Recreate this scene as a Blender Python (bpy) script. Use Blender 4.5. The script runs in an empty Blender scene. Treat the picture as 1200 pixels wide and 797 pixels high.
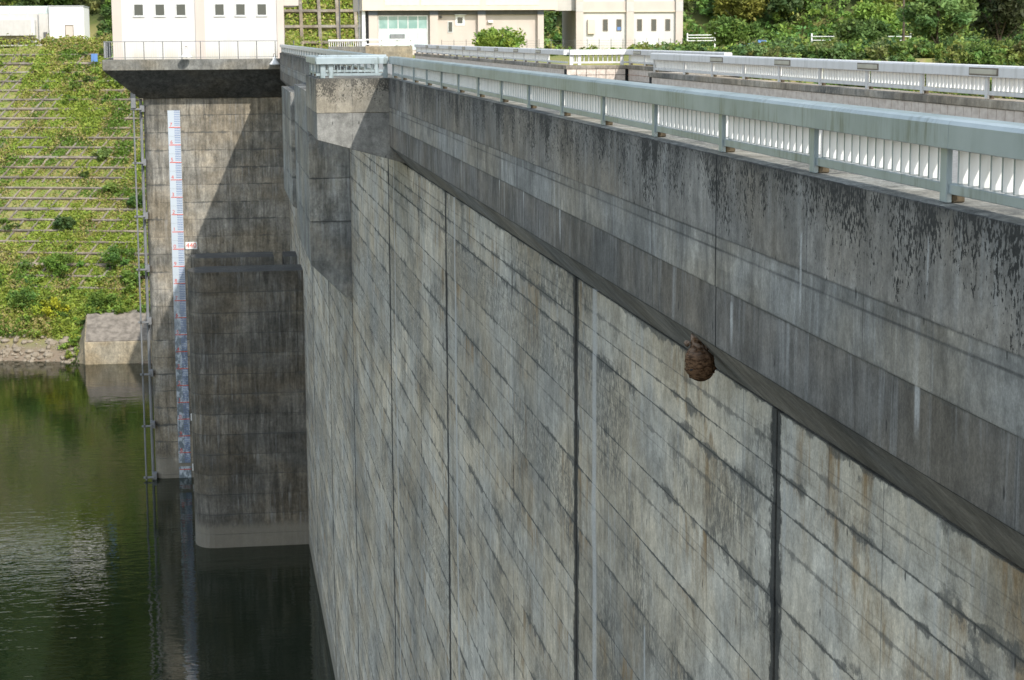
import bpy, bmesh, math, random
import numpy as np
from mathutils import Vector, Matrix
random.seed(7); rng = np.random.default_rng(11)
R = math.radians
scn = bpy.context.scene
COL = scn.collection
# ------------------------------------------------------------------ camera
# The eye is the origin: x to the right across the dam, y along the crest, z up (water 25.63 m below).
cam = bpy.data.cameras.new('camera'); cam_o = bpy.data.objects.new('camera', cam); COL.objects.link(cam_o)
rt = Vector((0.98867539, -0.14996194, -0.0056912)); up = Vector((0.02859525, 0.15102399, 0.98811642)); fw = Vector((0.14732035, 0.97708913, -0.15360191))
cam_o.matrix_world = Matrix(((rt.x, up.x, -fw.x, 0), (rt.y, up.y, -fw.y, 0), (rt.z, up.z, -fw.z, 0), (0, 0, 0, 1)))
cam.sensor_width = 36; cam.lens = 2300 / 1200 * 36; cam.clip_start = .1; cam.clip_end = 3000
cam.dof.use_dof = True; cam.dof.focus_distance = 15; cam.dof.aperture_fstop = 13
scn.camera = cam_o
# ------------------------------------------------------------------ sky, sun, exposure
SUN = Vector((.45, -1.1, 1.0)).normalized()
wd = bpy.data.worlds.new('World'); scn.world = wd; wd.use_nodes = True
wt = wd.node_tree; bg = wt.nodes['Background']
sky = wt.nodes.new('ShaderNodeTexSky'); sky.sky_type = 'NISHITA'; sky.sun_disc = False
sky.sun_elevation = math.asin(SUN.z); sky.sun_rotation = math.atan2(SUN.x, SUN.y)
sky.air_density = 1.6; sky.dust_density = .8; sky.ozone_density = 1.6
hs_ = wt.nodes.new('ShaderNodeHueSaturation'); hs_.inputs['Saturation'].default_value = .62
wt.links.new(sky.outputs[0], hs_.inputs['Color']); wt.links.new(hs_.outputs[0], bg.inputs[0]); bg.inputs[1].default_value = .15
sl = bpy.data.lights.new('sun', 'SUN'); sl.energy = 2.3; sl.angle = R(.53); sl.color = (1, .95, .87)
so = bpy.data.objects.new('sun', sl); COL.objects.link(so); so.rotation_euler = SUN.to_track_quat('Z', 'Y').to_euler()
scn.view_settings.view_transform = 'Standard'; scn.view_settings.look = 'None'; scn.view_settings.gamma = 1
scn.view_settings.use_curve_mapping = False
scn.view_settings.exposure = 1.0
scn.render.engine = 'CYCLES'
WZ = -25.63
# ------------------------------------------------------------------ node helpers
class G:
    def __init__(s, name, rough=.85, metal=0.0, spec=.3):
        s.m = bpy.data.materials.new(name); s.m.use_nodes = True; s.t = s.m.node_tree
        s.b = s.t.nodes['Principled BSDF']; s.b.inputs['Roughness'].default_value = rough
        s.b.inputs['Metallic'].default_value = metal; s.b.inputs['Specular IOR Level'].default_value = spec
        s._p = None
    def n(s, k): return s.t.nodes.new(k)
    def l(s, a, b): s.t.links.new(a, b)
    def put(s, v, i):
        if isinstance(v, (int, float)): i.default_value = v
        elif isinstance(v, (tuple, list)): i.default_value = (*v, 1) if len(v) == 3 and len(i.default_value) == 4 else v
        else: s.l(v, i)
    @property
    def P(s):
        if s._p is None: s._p = s.n('ShaderNodeNewGeometry').outputs['Position']
        return s._p
    def map(s, sc, off=(0, 0, 0), src=None):
        m = s.n('ShaderNodeMapping'); s.l(src or s.P, m.inputs[0]); m.inputs['Scale'].default_value = sc; m.inputs['Location'].default_value = off
        return m.outputs[0]
    def noise(s, vec, scale=1, det=4, rough=.55, dist=0):
        n = s.n('ShaderNodeTexNoise'); s.l(vec, n.inputs['Vector']); n.inputs['Scale'].default_value = scale
        n.inputs['Detail'].default_value = det; n.inputs['Roughness'].default_value = rough; n.inputs['Distortion'].default_value = dist
        return n.outputs[0]
    def vor(s, vec, scale=1, feat='F1'):
        n = s.n('ShaderNodeTexVoronoi'); s.l(vec, n.inputs['Vector']); n.inputs['Scale'].default_value = scale; n.feature = feat
        return n.outputs[0]
    def math(s, op, a, b=0.0, c=None, clamp=False):
        n = s.n('ShaderNodeMath'); n.operation = op; n.use_clamp = clamp; s.put(a, n.inputs[0]); s.put(b, n.inputs[1])
        if c is not None: s.put(c, n.inputs[2])
        return n.outputs[0]
    def ss(s, v, lo, hi, a=0.0, b=1.0):
        n = s.n('ShaderNodeMapRange'); n.interpolation_type = 'SMOOTHSTEP'; s.put(v, n.inputs[0]); s.put(lo, n.inputs[1]); s.put(hi, n.inputs[2])
        n.inputs[3].default_value = a; n.inputs[4].default_value = b
        return n.outputs[0]
    def mix(s, f, a, b, blend='MIX'):
        n = s.n('ShaderNodeMix'); n.data_type = 'RGBA'; n.blend_type = blend; s.put(f, n.inputs[0]); s.put(a, n.inputs[6]); s.put(b, n.inputs[7])
        return n.outputs[2]
    def uv(s, name):
        n = s.n('ShaderNodeUVMap'); n.uv_map = name; q = s.n('ShaderNodeSeparateXYZ'); s.l(n.outputs[0], q.inputs[0]); return q.outputs[0], q.outputs[1]
    def xyz(s):
        q = s.n('ShaderNodeSeparateXYZ'); s.l(s.P, q.inputs[0]); return q.outputs
    def rand(s): return s.n('ShaderNodeObjectInfo').outputs['Random']
    def bump(s, h, strength=.3, dist=.01):
        b = s.n('ShaderNodeBump'); s.l(h, b.inputs['Height']); b.inputs['Strength'].default_value = strength; b.inputs['Distance'].default_value = dist
        s.l(b.outputs[0], s.b.inputs['Normal'])
    def out(s, c): s.put(c, s.b.inputs['Base Color']); return s.m

def plain(name, col, rough=.6, metal=0., var=.12, scale=3., spec=.35):
    g = G(name, rough, metal, spec)
    n = g.noise(g.map((1, 1, .5)), scale, 5)
    c = g.mix(g.ss(n, .3, .7), tuple(x * (1 - var) for x in col), tuple(min(1, x * (1 + var)) for x in col))
    return g.out(c)

def concrete(name, lo, hi, streak=.5, white=0., ochre=0., dirt=1.0, spots=0., ztop=0., grow=0., form=1.15, fz=.75, side=.0, seed=0., wetz=None, tint=.10, big=.35, leaks=(), cell=(1.15, .75), celltint=.09, boards=0.):
    """weathered cast concrete: blotches, run-off streaks, efflorescence, rust runs, dirty lift joints, lichen"""
    g = G(name, .92, 0, .2); o = (seed * 3.1, seed * 1.7, seed * 5.3)
    # gently wandering position so that no run is ruler-straight
    wn = g.n('ShaderNodeTexNoise'); g.l(g.map((.9, .9, .55), o), wn.inputs['Vector']); wn.inputs['Scale'].default_value = 1; wn.inputs['Detail'].default_value = 3
    wa = g.n('ShaderNodeVectorMath'); wa.operation = 'SCALE'; g.l(wn.outputs['Color'], wa.inputs[0]); wa.inputs['Scale'].default_value = .22
    wp = g.n('ShaderNodeVectorMath'); wp.operation = 'ADD'; g.l(g.P, wp.inputs[0]); g.l(wa.outputs[0], wp.inputs[1]); W = wp.outputs[0]
    rnd = g.rand()
    big1 = g.noise(g.map((1, 1, 1), o), big, 6, .62)
    c = g.mix(g.ss(big1, .32, .66), lo, hi)
    c = g.mix(1.0, c, g.mix(rnd, (1 - tint,) * 3, (1 + tint,) * 3), 'MULTIPLY')      # each pour its own tint
    q_ = g.xyz(); hx = g.math('ADD', q_[0], q_[1])
    cb_ = g.n('ShaderNodeCombineXYZ'); g.l(g.math('FLOOR', g.math('DIVIDE', hx, cell[0])), cb_.inputs[0]); g.l(g.math('FLOOR', g.math('ADD', g.math('DIVIDE', q_[2], cell[1]), .37)), cb_.inputs[1]); g.l(g.math('MULTIPLY', rnd, 31.7), cb_.inputs[2])
    wnz = g.n('ShaderNodeTexWhiteNoise'); g.l(cb_.outputs[0], wnz.inputs['Vector'])
    c = g.mix(1.0, c, g.mix(wnz.outputs['Value'], (1 - celltint,) * 3, (1 + celltint,) * 3), 'MULTIPLY')
    c = g.mix(1.0, c, g.mix(g.ss(g.noise(g.map((.33, .33, .5), (o[1], o[0], 2)), 1, 4, .6), .36, .64), (1.05, 1.0, .90), (.96, 1.0, 1.035)), 'MULTIPLY')
    ax, at = g.uv('a'); bx, ab = g.uv('b')
    mot = g.noise(g.map((1, 1, .7), o), 2.3, 9, .72)
    c = g.mix(1.0, c, g.mix(g.ss(mot, .28, .72), (.70,) * 3, (1.24,) * 3), 'MULTIPLY')
    mo2 = g.noise(g.map((1, 1, .8), o), 9.5, 7, .7); c = g.mix(1.0, c, g.mix(g.ss(mo2, .3, .7), (.80,) * 3, (1.17,) * 3), 'MULTIPLY')
    s1 = g.noise(g.map((4.2, 4.2, .26), o, W), 1, 7, .66)
    s2 = g.noise(g.map((13, 13, 1.7), o, W), 1, 6, .7)
    st = g.math('ADD', g.math('MULTIPLY', s1, .68), g.math('MULTIPLY', s2, .32)); sm = g.ss(g.noise(g.map((.6, .6, .6), (o[0], 11, 3)), 1, 3), .3, .62, .35, 1.0)
    c = g.mix(sm, c, g.mix(1.0, c, g.mix(g.ss(st, .38, .63), (1 - .62 * streak,) * 3, (1 + .42 * streak,) * 3), 'MULTIPLY'))
    if ochre:
        a = g.noise(g.map((4.0, 4.0, .8), (o[0] + 9, o[1], o[2]), W), 1, 7, .72); b = g.noise(g.map((.5, .5, .75), (o[0] + 4, 3, o[2])), 1, 3)
        f = g.math('MULTIPLY', g.ss(a, .45, .64), g.math('MULTIPLY', g.ss(b, .50, .62), g.ss(at, .75, .02, .25, 1.0))); c = g.mix(g.math('MULTIPLY', f, ochre), c, (.26, .175, .085))
    if white:
        a = g.noise(g.map((8, 8, .32), (o[0] + 2, o[1] + 7, o[2]), W), 1, 5, .65); b = g.noise(g.map((.7, .7, .5), (o[0], 8, 2)), 1, 3)
        f = g.math('MULTIPLY', g.ss(a, .49, .68), g.math('MULTIPLY', g.ss(b, .40, .58), g.ss(at, .95, .02, .35, 1.0))); c = g.mix(g.math('MULTIPLY', f, white), c, (.44, .455, .46))
    k = g.noise(g.map((17, 17, 9), o), 1, 7, .78)
    if grow:   # dark algae patches broken up by coarse grain; some pours are dark nearly all over
        a = g.noise(g.map((.5, .5, .9), (o[0] + 1, 2, 6)), 1, 4)
        dk = g.math('MULTIPLY', g.ss(rnd, .80, .84), g.ss(mot, .30, .52)) if tint > .115 else 0.0
        f = g.math('MULTIPLY', g.math('MAXIMUM', g.ss(a, .48, .66), dk), g.ss(k, .40, .58)); c = g.mix(g.math('MULTIPLY', f, grow), c, (.075, .078, .074))
    nj = g.noise(g.map((2.6, 2.6, 3.5), o), 1, 7, .7); nl = g.noise(g.map((.45, .45, 1.7), (o[0] + 5, 1, 1)), 1, 3)
    if dirt:   # ragged dirt along the lift joints, strong in places, absent in others
        w = g.math('MULTIPLY', g.ss(nj, .38, .74, .006, .26), g.ss(nl, .42, .64, .10, 1.0))
        for d in (at, ab):
            f = g.math('SUBTRACT', 1.0, g.ss(g.math('DIVIDE', d, w), .35, 1.0))
            f = g.math('MULTIPLY', f, g.ss(k, .25, .55, .35, 1.0)); c = g.mix(g.math('MULTIPLY', f, .8 * dirt, clamp=True), c, (.085, .088, .085))
        f = g.math('SUBTRACT', 1.0, g.ss(g.math('MINIMUM', at, ab), .003, .014)); f = g.math('MULTIPLY', f, g.ss(nl, .38, .6, .10, .6)); c = g.mix(f, c, (.05, .05, .048))
    if boards:   # board marks of the formwork and a dirty construction line part-way down each lift
        fb = g.math('FRACT', g.math('DIVIDE', at, .19)); lb_ = g.math('SUBTRACT', 1.0, g.ss(g.math('MULTIPLY', g.math('MINIMUM', fb, g.math('SUBTRACT', 1.0, fb)), .19), .002, .010))
        c = g.mix(g.math('MULTIPLY', g.math('MULTIPLY', lb_, g.ss(nl, .42, .6)), .30 * boards), c, (.06, .06, .058))
        dm = g.math('ABSOLUTE', g.math('SUBTRACT', at, g.math('ADD', .27, g.math('MULTIPLY', g.math('SUBTRACT', nj, .5), .05))))
        wm = g.math('MULTIPLY', g.ss(nj, .40, .74, .006, .09), g.ss(nl, .62, .40, .2, 1.0)); fm = g.math('SUBTRACT', 1.0, g.ss(g.math('DIVIDE', dm, wm), .3, 1.0))
        c = g.mix(g.math('MULTIPLY', g.math('MULTIPLY', fm, g.ss(k, .25, .55, .3, 1.0)), .62 * boards), c, (.085, .088, .085))
    if side:   # black run-off along the contraction joints
        ns = g.noise(g.map((4, 4.0, 2.6), o), 1, 8, .74)
        w = g.ss(ns, .3, .72, side * .3, side * 1.45); f = g.math('SUBTRACT', 1.0, g.ss(g.math('DIVIDE', g.math('MINIMUM', ax, bx), w), .55, 1.0))
        c = g.mix(g.math('MULTIPLY', f, .9), c, (.030, .032, .033))
    x, y, z = g.xyz()
    if form:   # faint form-panel seams and little tie-hole plugs
        h = g.math('ADD', x, y); fr = g.math('FRACT', g.math('DIVIDE', h, form))
        seam = g.math('SUBTRACT', 1.0, g.ss(g.math('MULTIPLY', g.math('MINIMUM', fr, g.math('SUBTRACT', 1.0, fr)), form), .003, .016))
        on = g.ss(g.noise(g.map((.5, .5, .8), (3, o[1], 9)), 1, 2), .45, .58)
        c = g.mix(g.math('MULTIPLY', g.math('MULTIPLY', seam, on), .5), c, (.06, .06, .06))
        th = g.math('FRACT', g.math('ADD', g.math('DIVIDE', h, form * .5), .25)); tz = g.math('FRACT', g.math('DIVIDE', z, fz))
        dx = g.math('MULTIPLY', g.math('SUBTRACT', th, .5), form * .5); dz = g.math('MULTIPLY', g.math('SUBTRACT', tz, .5), fz * .38)
        d = g.math('SQRT', g.math('ADD', g.math('MULTIPLY', dx, dx), g.math('MULTIPLY', dz, dz)))
        hole = g.math('SUBTRACT', 1.0, g.ss(d, .008, .02)); on2 = g.ss(g.noise(g.map((1.9, 1.9, 2.6), (o[0], 2, 2)), 1, 1), .5, .56)
        c = g.mix(g.math('MULTIPLY', g.math('MULTIPLY', hole, on2), .75), c, (.03, .03, .03))
    for (ly, lw, za, zb) in leaks:   # lime runs
        yy = g.math('ADD', y, g.math('MULTIPLY', g.math('SUBTRACT', g.noise(g.map((.4, .4, .8), (ly, 0, 0)), 1, 3), .5), .10))
        f = g.math('SUBTRACT', 1.0, g.ss(g.math('ABSOLUTE', g.math('SUBTRACT', yy, ly)), lw * .35, lw)); f = g.math('MULTIPLY', f, g.ss(k, .3, .55, .35, 1.0))
        f = g.math('MULTIPLY', f, g.math('MULTIPLY', g.ss(z, zb, zb + .25), g.ss(z, za + .03, za - .02))); c = g.mix(g.math('MULTIPLY', f, .8), c, (.46, .465, .46))
    if spots:  # black crust lichen below the coping
        k1 = g.math('ADD', g.math('MULTIPLY', g.noise(g.map((40, 40, 24.0), o), 1, 4, .6), .72), g.math('MULTIPLY', g.noise(g.map((9, 9, 4.5), o), 1, 3, .6), .28)); k2 = g.noise(g.map((1.3, 1.3, 1.0), (1, o[1], 4)), 1, 4); k3 = g.noise(g.map((5, 5, .8), o, W), 1, 3)
        dpt = g.math('SUBTRACT', ztop, z)
        th = g.math('ADD', g.ss(dpt, 0.0, .9, .485, .68), g.math('ADD', g.math('MULTIPLY', g.math('SUBTRACT', .52, k2), .45), g.math('MULTIPLY', g.math('SUBTRACT', .5, k3), .25)))
        f = g.ss(k1, th, g.math('ADD', th, .03)); c = g.mix(g.math('MULTIPLY', f, .92 * spots), c, (.016, .016, .015))
        f = g.math('MULTIPLY', g.math('SUBTRACT', 1.0, g.ss(dpt, .0, .16)), g.ss(k2, .3, .6)); c = g.mix(g.math('MULTIPLY', f, .6 * spots), c, (.04, .04, .038))
        f = g.math('MULTIPLY', g.math('SUBTRACT', 1.0, g.ss(g.math('ADD', dpt, g.math('MULTIPLY', g.math('SUBTRACT', k3, .5), .7)), .05, .75)), g.ss(k2, .35, .62, .3, 1.0)); c = g.mix(g.math('MULTIPLY', f, .36 * spots), c, (.07, .071, .07))
    if wetz is not None:   # pale mud film up to the last high water
        f = g.math('SUBTRACT', 1.0, g.ss(g.math('ADD', z, g.math('MULTIPLY', g.math('SUBTRACT', g.math('ADD', s1, mot), 1.0), .9)), wetz - .25, wetz + .2)); c = g.mix(g.math('MULTIPLY', f, .75), c, (.20, .183, .15))
    fine = g.noise(g.map((1, 1, 1)), 48, 6, .75)
    c = g.mix(1.0, c, g.mix(g.ss(fine, .3, .7), (.80,) * 3, (1.19,) * 3), 'MULTIPLY')
    g.bump(g.math('ADD', g.math('MULTIPLY', fine, .5), g.math('ADD', k, g.math('MULTIPLY', s2, .4))), .5, .010)
    return g.out(c)

M = {}
M['dam'] = concrete('dam concrete', (0.333, 0.313, 0.275), (0.535, 0.495, 0.426), streak=.17, white=.5, ochre=.9, grow=.7, dirt=1, side=.19, seed=1, tint=.15, wetz=WZ + .8, leaks=((21.7, .17, 0, -40), (34.8, .16, 0, -40), (46.8, .15, 0, -40), (19.0, .05, -6, -40)), celltint=.075, boards=1.0, big=.22)
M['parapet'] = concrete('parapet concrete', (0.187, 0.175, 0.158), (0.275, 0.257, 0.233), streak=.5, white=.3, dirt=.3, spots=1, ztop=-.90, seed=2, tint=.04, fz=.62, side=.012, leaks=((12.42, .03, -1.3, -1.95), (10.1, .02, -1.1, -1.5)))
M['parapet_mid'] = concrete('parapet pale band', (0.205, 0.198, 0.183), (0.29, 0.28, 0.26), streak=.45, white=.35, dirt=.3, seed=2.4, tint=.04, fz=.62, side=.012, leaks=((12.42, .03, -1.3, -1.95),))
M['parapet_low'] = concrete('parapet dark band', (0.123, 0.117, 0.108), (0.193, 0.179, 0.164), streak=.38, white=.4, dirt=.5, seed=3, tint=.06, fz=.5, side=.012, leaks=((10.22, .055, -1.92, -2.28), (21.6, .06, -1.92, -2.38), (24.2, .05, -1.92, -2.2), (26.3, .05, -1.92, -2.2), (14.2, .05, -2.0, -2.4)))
M['bump'] = concrete('bay concrete', (0.238, 0.223, 0.194), (0.295, 0.277, 0.241), streak=.35, dirt=.3, spots=.75, ztop=-.90, seed=4, tint=.02)
M['bump_low'] = concrete('bay dark band', (0.180, 0.171, 0.155), (0.230, 0.218, 0.196), streak=.3, dirt=.3, seed=5, tint=.02)
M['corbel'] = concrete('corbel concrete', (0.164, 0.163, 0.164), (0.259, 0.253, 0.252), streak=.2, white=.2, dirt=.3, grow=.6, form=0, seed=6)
M['tower'] = concrete('tower concrete', (0.180, 0.163, 0.135), (0.288, 0.261, 0.221), streak=.75, white=.3, grow=.5, dirt=.9, form=0, seed=7, tint=.10, wetz=WZ + 1.2, big=.6, celltint=.13, cell=(.9, 1.0))
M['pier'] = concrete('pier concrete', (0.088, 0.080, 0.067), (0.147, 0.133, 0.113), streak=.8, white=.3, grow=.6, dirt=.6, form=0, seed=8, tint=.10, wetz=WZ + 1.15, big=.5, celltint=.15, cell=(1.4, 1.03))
M['block'] = concrete('guide block concrete', (.18, .178, .168), (.28, .275, .255), streak=.75, white=.6, ochre=.4, grow=.5, dirt=.9, form=0, seed=9, tint=.11, celltint=.14)
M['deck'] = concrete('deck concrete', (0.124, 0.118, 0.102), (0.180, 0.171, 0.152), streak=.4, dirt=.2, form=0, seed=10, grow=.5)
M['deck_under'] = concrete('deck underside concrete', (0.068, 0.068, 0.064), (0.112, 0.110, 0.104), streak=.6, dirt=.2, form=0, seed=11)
M['coping'] = concrete('coping concrete', (0.148, 0.142, 0.131), (0.275, 0.267, 0.241), streak=.4, dirt=.0, grow=.9, form=0, seed=12)
M['coping_ds'] = concrete('roadside coping concrete', (0.216, 0.189, 0.158), (0.365, 0.323, 0.271), streak=.5, dirt=0, grow=.9, form=0, seed=15)
M['retain'] = concrete('retaining block concrete', (0.244, 0.206, 0.149), (0.352, 0.299, 0.219), streak=.3, dirt=.0, form=0, seed=13, grow=.3)
M['frame'] = concrete('slope beam concrete', (0.15, 0.125, 0.1), (0.25, 0.215, 0.175), streak=.0, dirt=0, form=0, seed=14)
M['joint'] = plain('black joint', (.012, .012, .012), .9, var=.3)
M['asphalt'] = plain('pale bounce pavement', (.22, .215, .2), .9, var=.2, scale=20)  # road kept pale so it bounces sun onto the roadside railing and tiles
g = G('white render', .8, 0, .3)
a_ = g.noise(g.map((2.6, 2.6, .25)), 1, 5, .65); b_ = g.xyz()[2]
c = g.mix(g.math('MULTIPLY', g.ss(a_, .5, .75), .22), (.54, .525, .50), (.38, .355, .31)); c = g.mix(g.math('MULTIPLY', g.math('MULTIPLY', g.ss(b_, -.55, -1.2), g.ss(a_, .3, .6)), .4), c, (.42, .36, .24)); M['white_wall'] = g.out(c)
M['bright_wall'] = plain('bright white tile', (.82, .81, .79), .7, var=.02)
M['cream_wall'] = plain('cream render', (.60, .51, .41), .8, var=.05, scale=1.2)
M['pink_wall'] = plain('warm panel', (.50, .435, .385), .8, var=.04, scale=1.2)
M['pale_panel'] = plain('pale green panel', (.48, .52, .47), .7, var=.04)
M['grey_wall'] = plain('grey cladding', (.47, .45, .42), .8, var=.05)
M['roof'] = plain('roof sheet', (.35, .36, .36), .7)
M['soffit'] = plain('dark soffit', (.10, .10, .10), .8)
M['slate'] = plain('slate accent', (.10, .115, .15), .6)
M['steel_dark'] = plain('dark steel', (.12, .12, .12), .5, .5)
M['steel'] = plain('galvanised steel', (.20, .205, .21), .6, .2)
M['alu'] = plain('aluminium frame', (.55, .56, .56), .4, .4)
M['rust'] = plain('rusty foot', (.075, .058, .036), .9, var=.4, scale=30)
M['white_paint'] = plain('white paint', (.70, .70, .68), .5, var=.04)
M['red'] = plain('red marking', (.55, .06, .03), .6)
M['blue_tick'] = plain('blue marking', (.16, .21, .36), .6)
M['blue'] = plain('blue sheet', (.10, .20, .42), .6)
M['black'] = plain('rubber', (.02, .02, .02), .8)
M['beige_lens'] = plain('lamp lens', (.42, .39, .31), .5)
M['brown'] = plain('brown frame', (.16, .13, .10), .6)
M['bark'] = plain('bark', (.11, .085, .06), .95, var=.4, scale=4)
M['red_strip'] = plain('red grout', (.30, .13, .07), .9, var=.3)
g = G('glass', .06, 0, .6); M['glass'] = g.out((.035, .05, .05))
g = G('teal glass', .12, 0, .6); M['teal'] = g.out(g.mix(g.ss(g.noise(g.P, .9, 2), .4, .6), (.16, .30, .28), (.24, .38, .36)))
g = G('curtained glass', .25, 0, .5); M['curtain'] = g.out((.50, .60, .57))
# painted railing: pale blue-green, algae runs
g = G('railing paint', .30, 0, .55)
ng = g.noise(g.map((16, 16, 2.2)), 1, 7, .7); nb = g.noise(g.map((1.1, 1.1, 2.0), (3, 1, 0)), 1, 4)
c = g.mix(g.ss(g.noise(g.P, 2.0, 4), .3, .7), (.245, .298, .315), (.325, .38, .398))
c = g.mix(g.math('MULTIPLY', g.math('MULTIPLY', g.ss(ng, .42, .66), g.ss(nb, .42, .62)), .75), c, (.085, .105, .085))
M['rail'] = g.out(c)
g = G('slat paint', .5, 0, .4)
ng = g.noise(g.map((14, 14, 2.5)), 1, 4); M['slat'] = g.out(g.mix(g.math('MULTIPLY', g.ss(ng, .5, .75), .35), (.72, .72, .705), (.42, .42, .38)))
g = G('sunny rail paint', .5, 0, .4)  # lighter, warmer grey than the lakeside railing paint
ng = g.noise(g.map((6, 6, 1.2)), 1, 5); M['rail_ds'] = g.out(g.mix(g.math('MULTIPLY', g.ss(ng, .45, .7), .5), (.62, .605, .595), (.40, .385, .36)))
g = G('wall tile', .55, 0, .35)
M['tile'] = g.out(g.mix(g.ss(g.noise(g.map((9, 5, 10)), 1, 2), .3, .7), (.50, .415, .35), (.64, .55, .475)))
g = G('gauge plate', .5, 0, .4)
zz = g.xyz()[2]; k = g.noise(g.map((4, 4, 2.2)), 1, 4, .7)
f = g.math('MULTIPLY', g.ss(k, .40, .56), g.ss(zz, -12.5, -18.5)); M['gauge'] = g.out(g.mix(g.math('MULTIPLY', f, .85), (.46, .51, .56), (.09, .12, .14)))
g = G('nest paper', .95, 0, .1)
zz = g.xyz()[2]; w = g.noise(g.map((16, 16, 55)), 1, 4, .7); w2 = g.noise(g.P, 22, 4)
c = g.mix(g.ss(w, .38, .62), (.04, .022, .012), (.15, .088, .05)); c = g.mix(g.math('MULTIPLY', g.ss(zz, -2.62, -2.46), g.ss(w2, .35, .6)), c, (.24, .18, .14))
g.bump(g.math('ADD', w, w2), .9, .012); M['nest'] = g.out(c)
# foliage: colour comes from a per-leaf attribute
g = G('leaves', .6, 0, .25)
at = g.n('ShaderNodeAttribute'); at.attribute_name = 'col'
tr = g.n('ShaderNodeBsdfTranslucent'); mx = g.n('ShaderNodeMixShader'); mx.inputs[0].default_value = .32
g.l(at.outputs['Color'], g.b.inputs['Base Color']); g.l(at.outputs['Color'], tr.inputs[0])
g.l(g.b.outputs[0], mx.inputs[1]); g.l(tr.outputs[0], mx.inputs[2]); g.l(mx.outputs[0], g.t.nodes['Material Output'].inputs[0])
M['leaf'] = g.m
g = G('bank soil and grass', .95, 0, .15)
n1 = g.noise(g.P, .35, 6, .65); n2 = g.noise(g.P, 2.5, 5, .7)
c = g.mix(g.ss(n1, .4, .6), (.16, .19, .05), (.25, .23, .085)); c = g.mix(g.math('MULTIPLY', g.ss(n2, .5, .7), .7), c, (.25, .19, .115))
zz = g.xyz()[2]; c = g.mix(g.math('SUBTRACT', 1.0, g.ss(zz, WZ + .5, WZ + 1.8)), c, (.21, .165, .12))
c = g.mix(g.ss(zz, -.2, 3.0), c, g.mix(n2, (.028, .04, .015), (.07, .085, .03)))
g.bump(n2, .6, .15); M['soil'] = g.out(c)
M['brown_soil'] = plain('dried mud', (.20, .175, .145), .95, var=.3, scale=2.5)
g = G('shore stone', .9, 0, .2); M['stone'] = g.out(g.mix(g.noise(g.P, 1.7, 3), (.14, .115, .085), (.40, .34, .26)))
# water: deep green, small ripples, one wind-ruffled patch
g = G('reservoir water', .03, 0, .5); g.b.inputs['IOR'].default_value = 1.333
r1 = g.noise(g.map((.55, 1.15, 1)), 1.0, 3, .55, .5); r2 = g.noise(g.map((1.5, 3.6, 1)), 1.0, 2, .5, .3)
rm = g.ss(g.noise(g.map((.05, .035, 1)), 1, 3), .35, .65, .45, 1.25)     # gusts: calmer and livelier stretches
h = g.math('MULTIPLY', g.math('ADD', g.math('MULTIPLY', r1, .024), g.math('MULTIPLY', r2, .011)), rm)
b = g.n('ShaderNodeBump'); g.l(h, b.inputs['Height']); b.inputs['Strength'].default_value = 1; b.inputs['Distance'].default_value = 1.0
g.l(b.outputs[0], g.b.inputs['Normal']); M['water'] = g.out((.007, .013, .006))
# ------------------------------------------------------------------ object helpers
ORG = {}
def link(o, parent=None):
    COL.objects.link(o)
    if parent is not None: o.parent = parent
    return o
def tag(o, label=None, cat=None, group=None, kind=None):
    for k, v in (('label', label), ('category', cat), ('group', group), ('kind', kind)):
        if v: o[k] = v
    return o
def thing(name, loc, label, cat, group=None, rz=0.):
    o = bpy.data.objects.new(name, None); o.empty_display_size = .2; o.location = loc; o.rotation_euler = (0, 0, rz); link(o)
    ORG[o.name] = Vector(loc); return tag(o, label, cat, group)
def org(p):
    v = Vector((0, 0, 0))
    while p is not None: v = v + ORG.get(p.name, Vector((0, 0, 0))); p = p.parent
    return v
def mesh(name, vs, fs, mat, smooth=False, uva=None, uvb=None):
    me = bpy.data.meshes.new(name); me.from_pydata([tuple(v) for v in vs], [], fs)
    if mat: me.materials.append(mat)
    if uva is not None:
        for nm, u in (('a', uva), ('b', uvb)):
            lay = me.uv_layers.new(name=nm); k = 0
            for f in fs:
                for vi in f: lay.data[k].uv = u[vi]; k += 1
    if smooth: me.polygons.foreach_set('use_smooth', [True] * len(me.polygons))
    me.update(); return me
def obj(name, me, parent=None, loc=(0, 0, 0), rz=0., world=False):
    """world=True: mesh is in world coordinates, shifted under its parent"""
    o = bpy.data.objects.new(name, me); o.location = loc; o.rotation_euler = (0, 0, rz)
    if world:
        d = org(parent); o.location = -d; ORG[o.name] = -d if parent else Vector((0, 0, 0))
    return link(o, parent)
def boxdata(x0, x1, y0, y1, z0, z1):
    v = [(x0, y0, z0), (x1, y0, z0), (x1, y1, z0), (x0, y1, z0), (x0, y0, z1), (x1, y0, z1), (x1, y1, z1), (x0, y1, z1)]
    f = [(0, 3, 2, 1), (4, 5, 6, 7), (0, 1, 5, 4), (1, 2, 6, 5), (2, 3, 7, 6), (3, 0, 4, 7)]
    return v, f
def bm_mesh(name, parts, mat, bev=0., seg=1, smooth=False):
    bm = bmesh.new()
    for v, f in parts:
        vv = [bm.verts.new(p) for p in v]
        for q in f: bm.faces.new([vv[i] for i in q])
    if bev: bmesh.ops.bevel(bm, geom=bm.edges[:], offset=bev, segments=seg, profile=.6, affect='EDGES')
    bmesh.ops.recalc_face_normals(bm, faces=bm.faces)
    me = bpy.data.meshes.new(name); bm.to_mesh(me); bm.free(); me.materials.append(mat)
    if smooth: me.polygons.foreach_set('use_smooth', [True] * len(me.polygons))
    return me
def box(name, x0, x1, y0, y1, z0, z1, mat, parent=None, bev=0.):
    return obj(name, bm_mesh(name, [boxdata(x0, x1, y0, y1, z0, z1)], mat, bev), parent, world=True)
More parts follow.
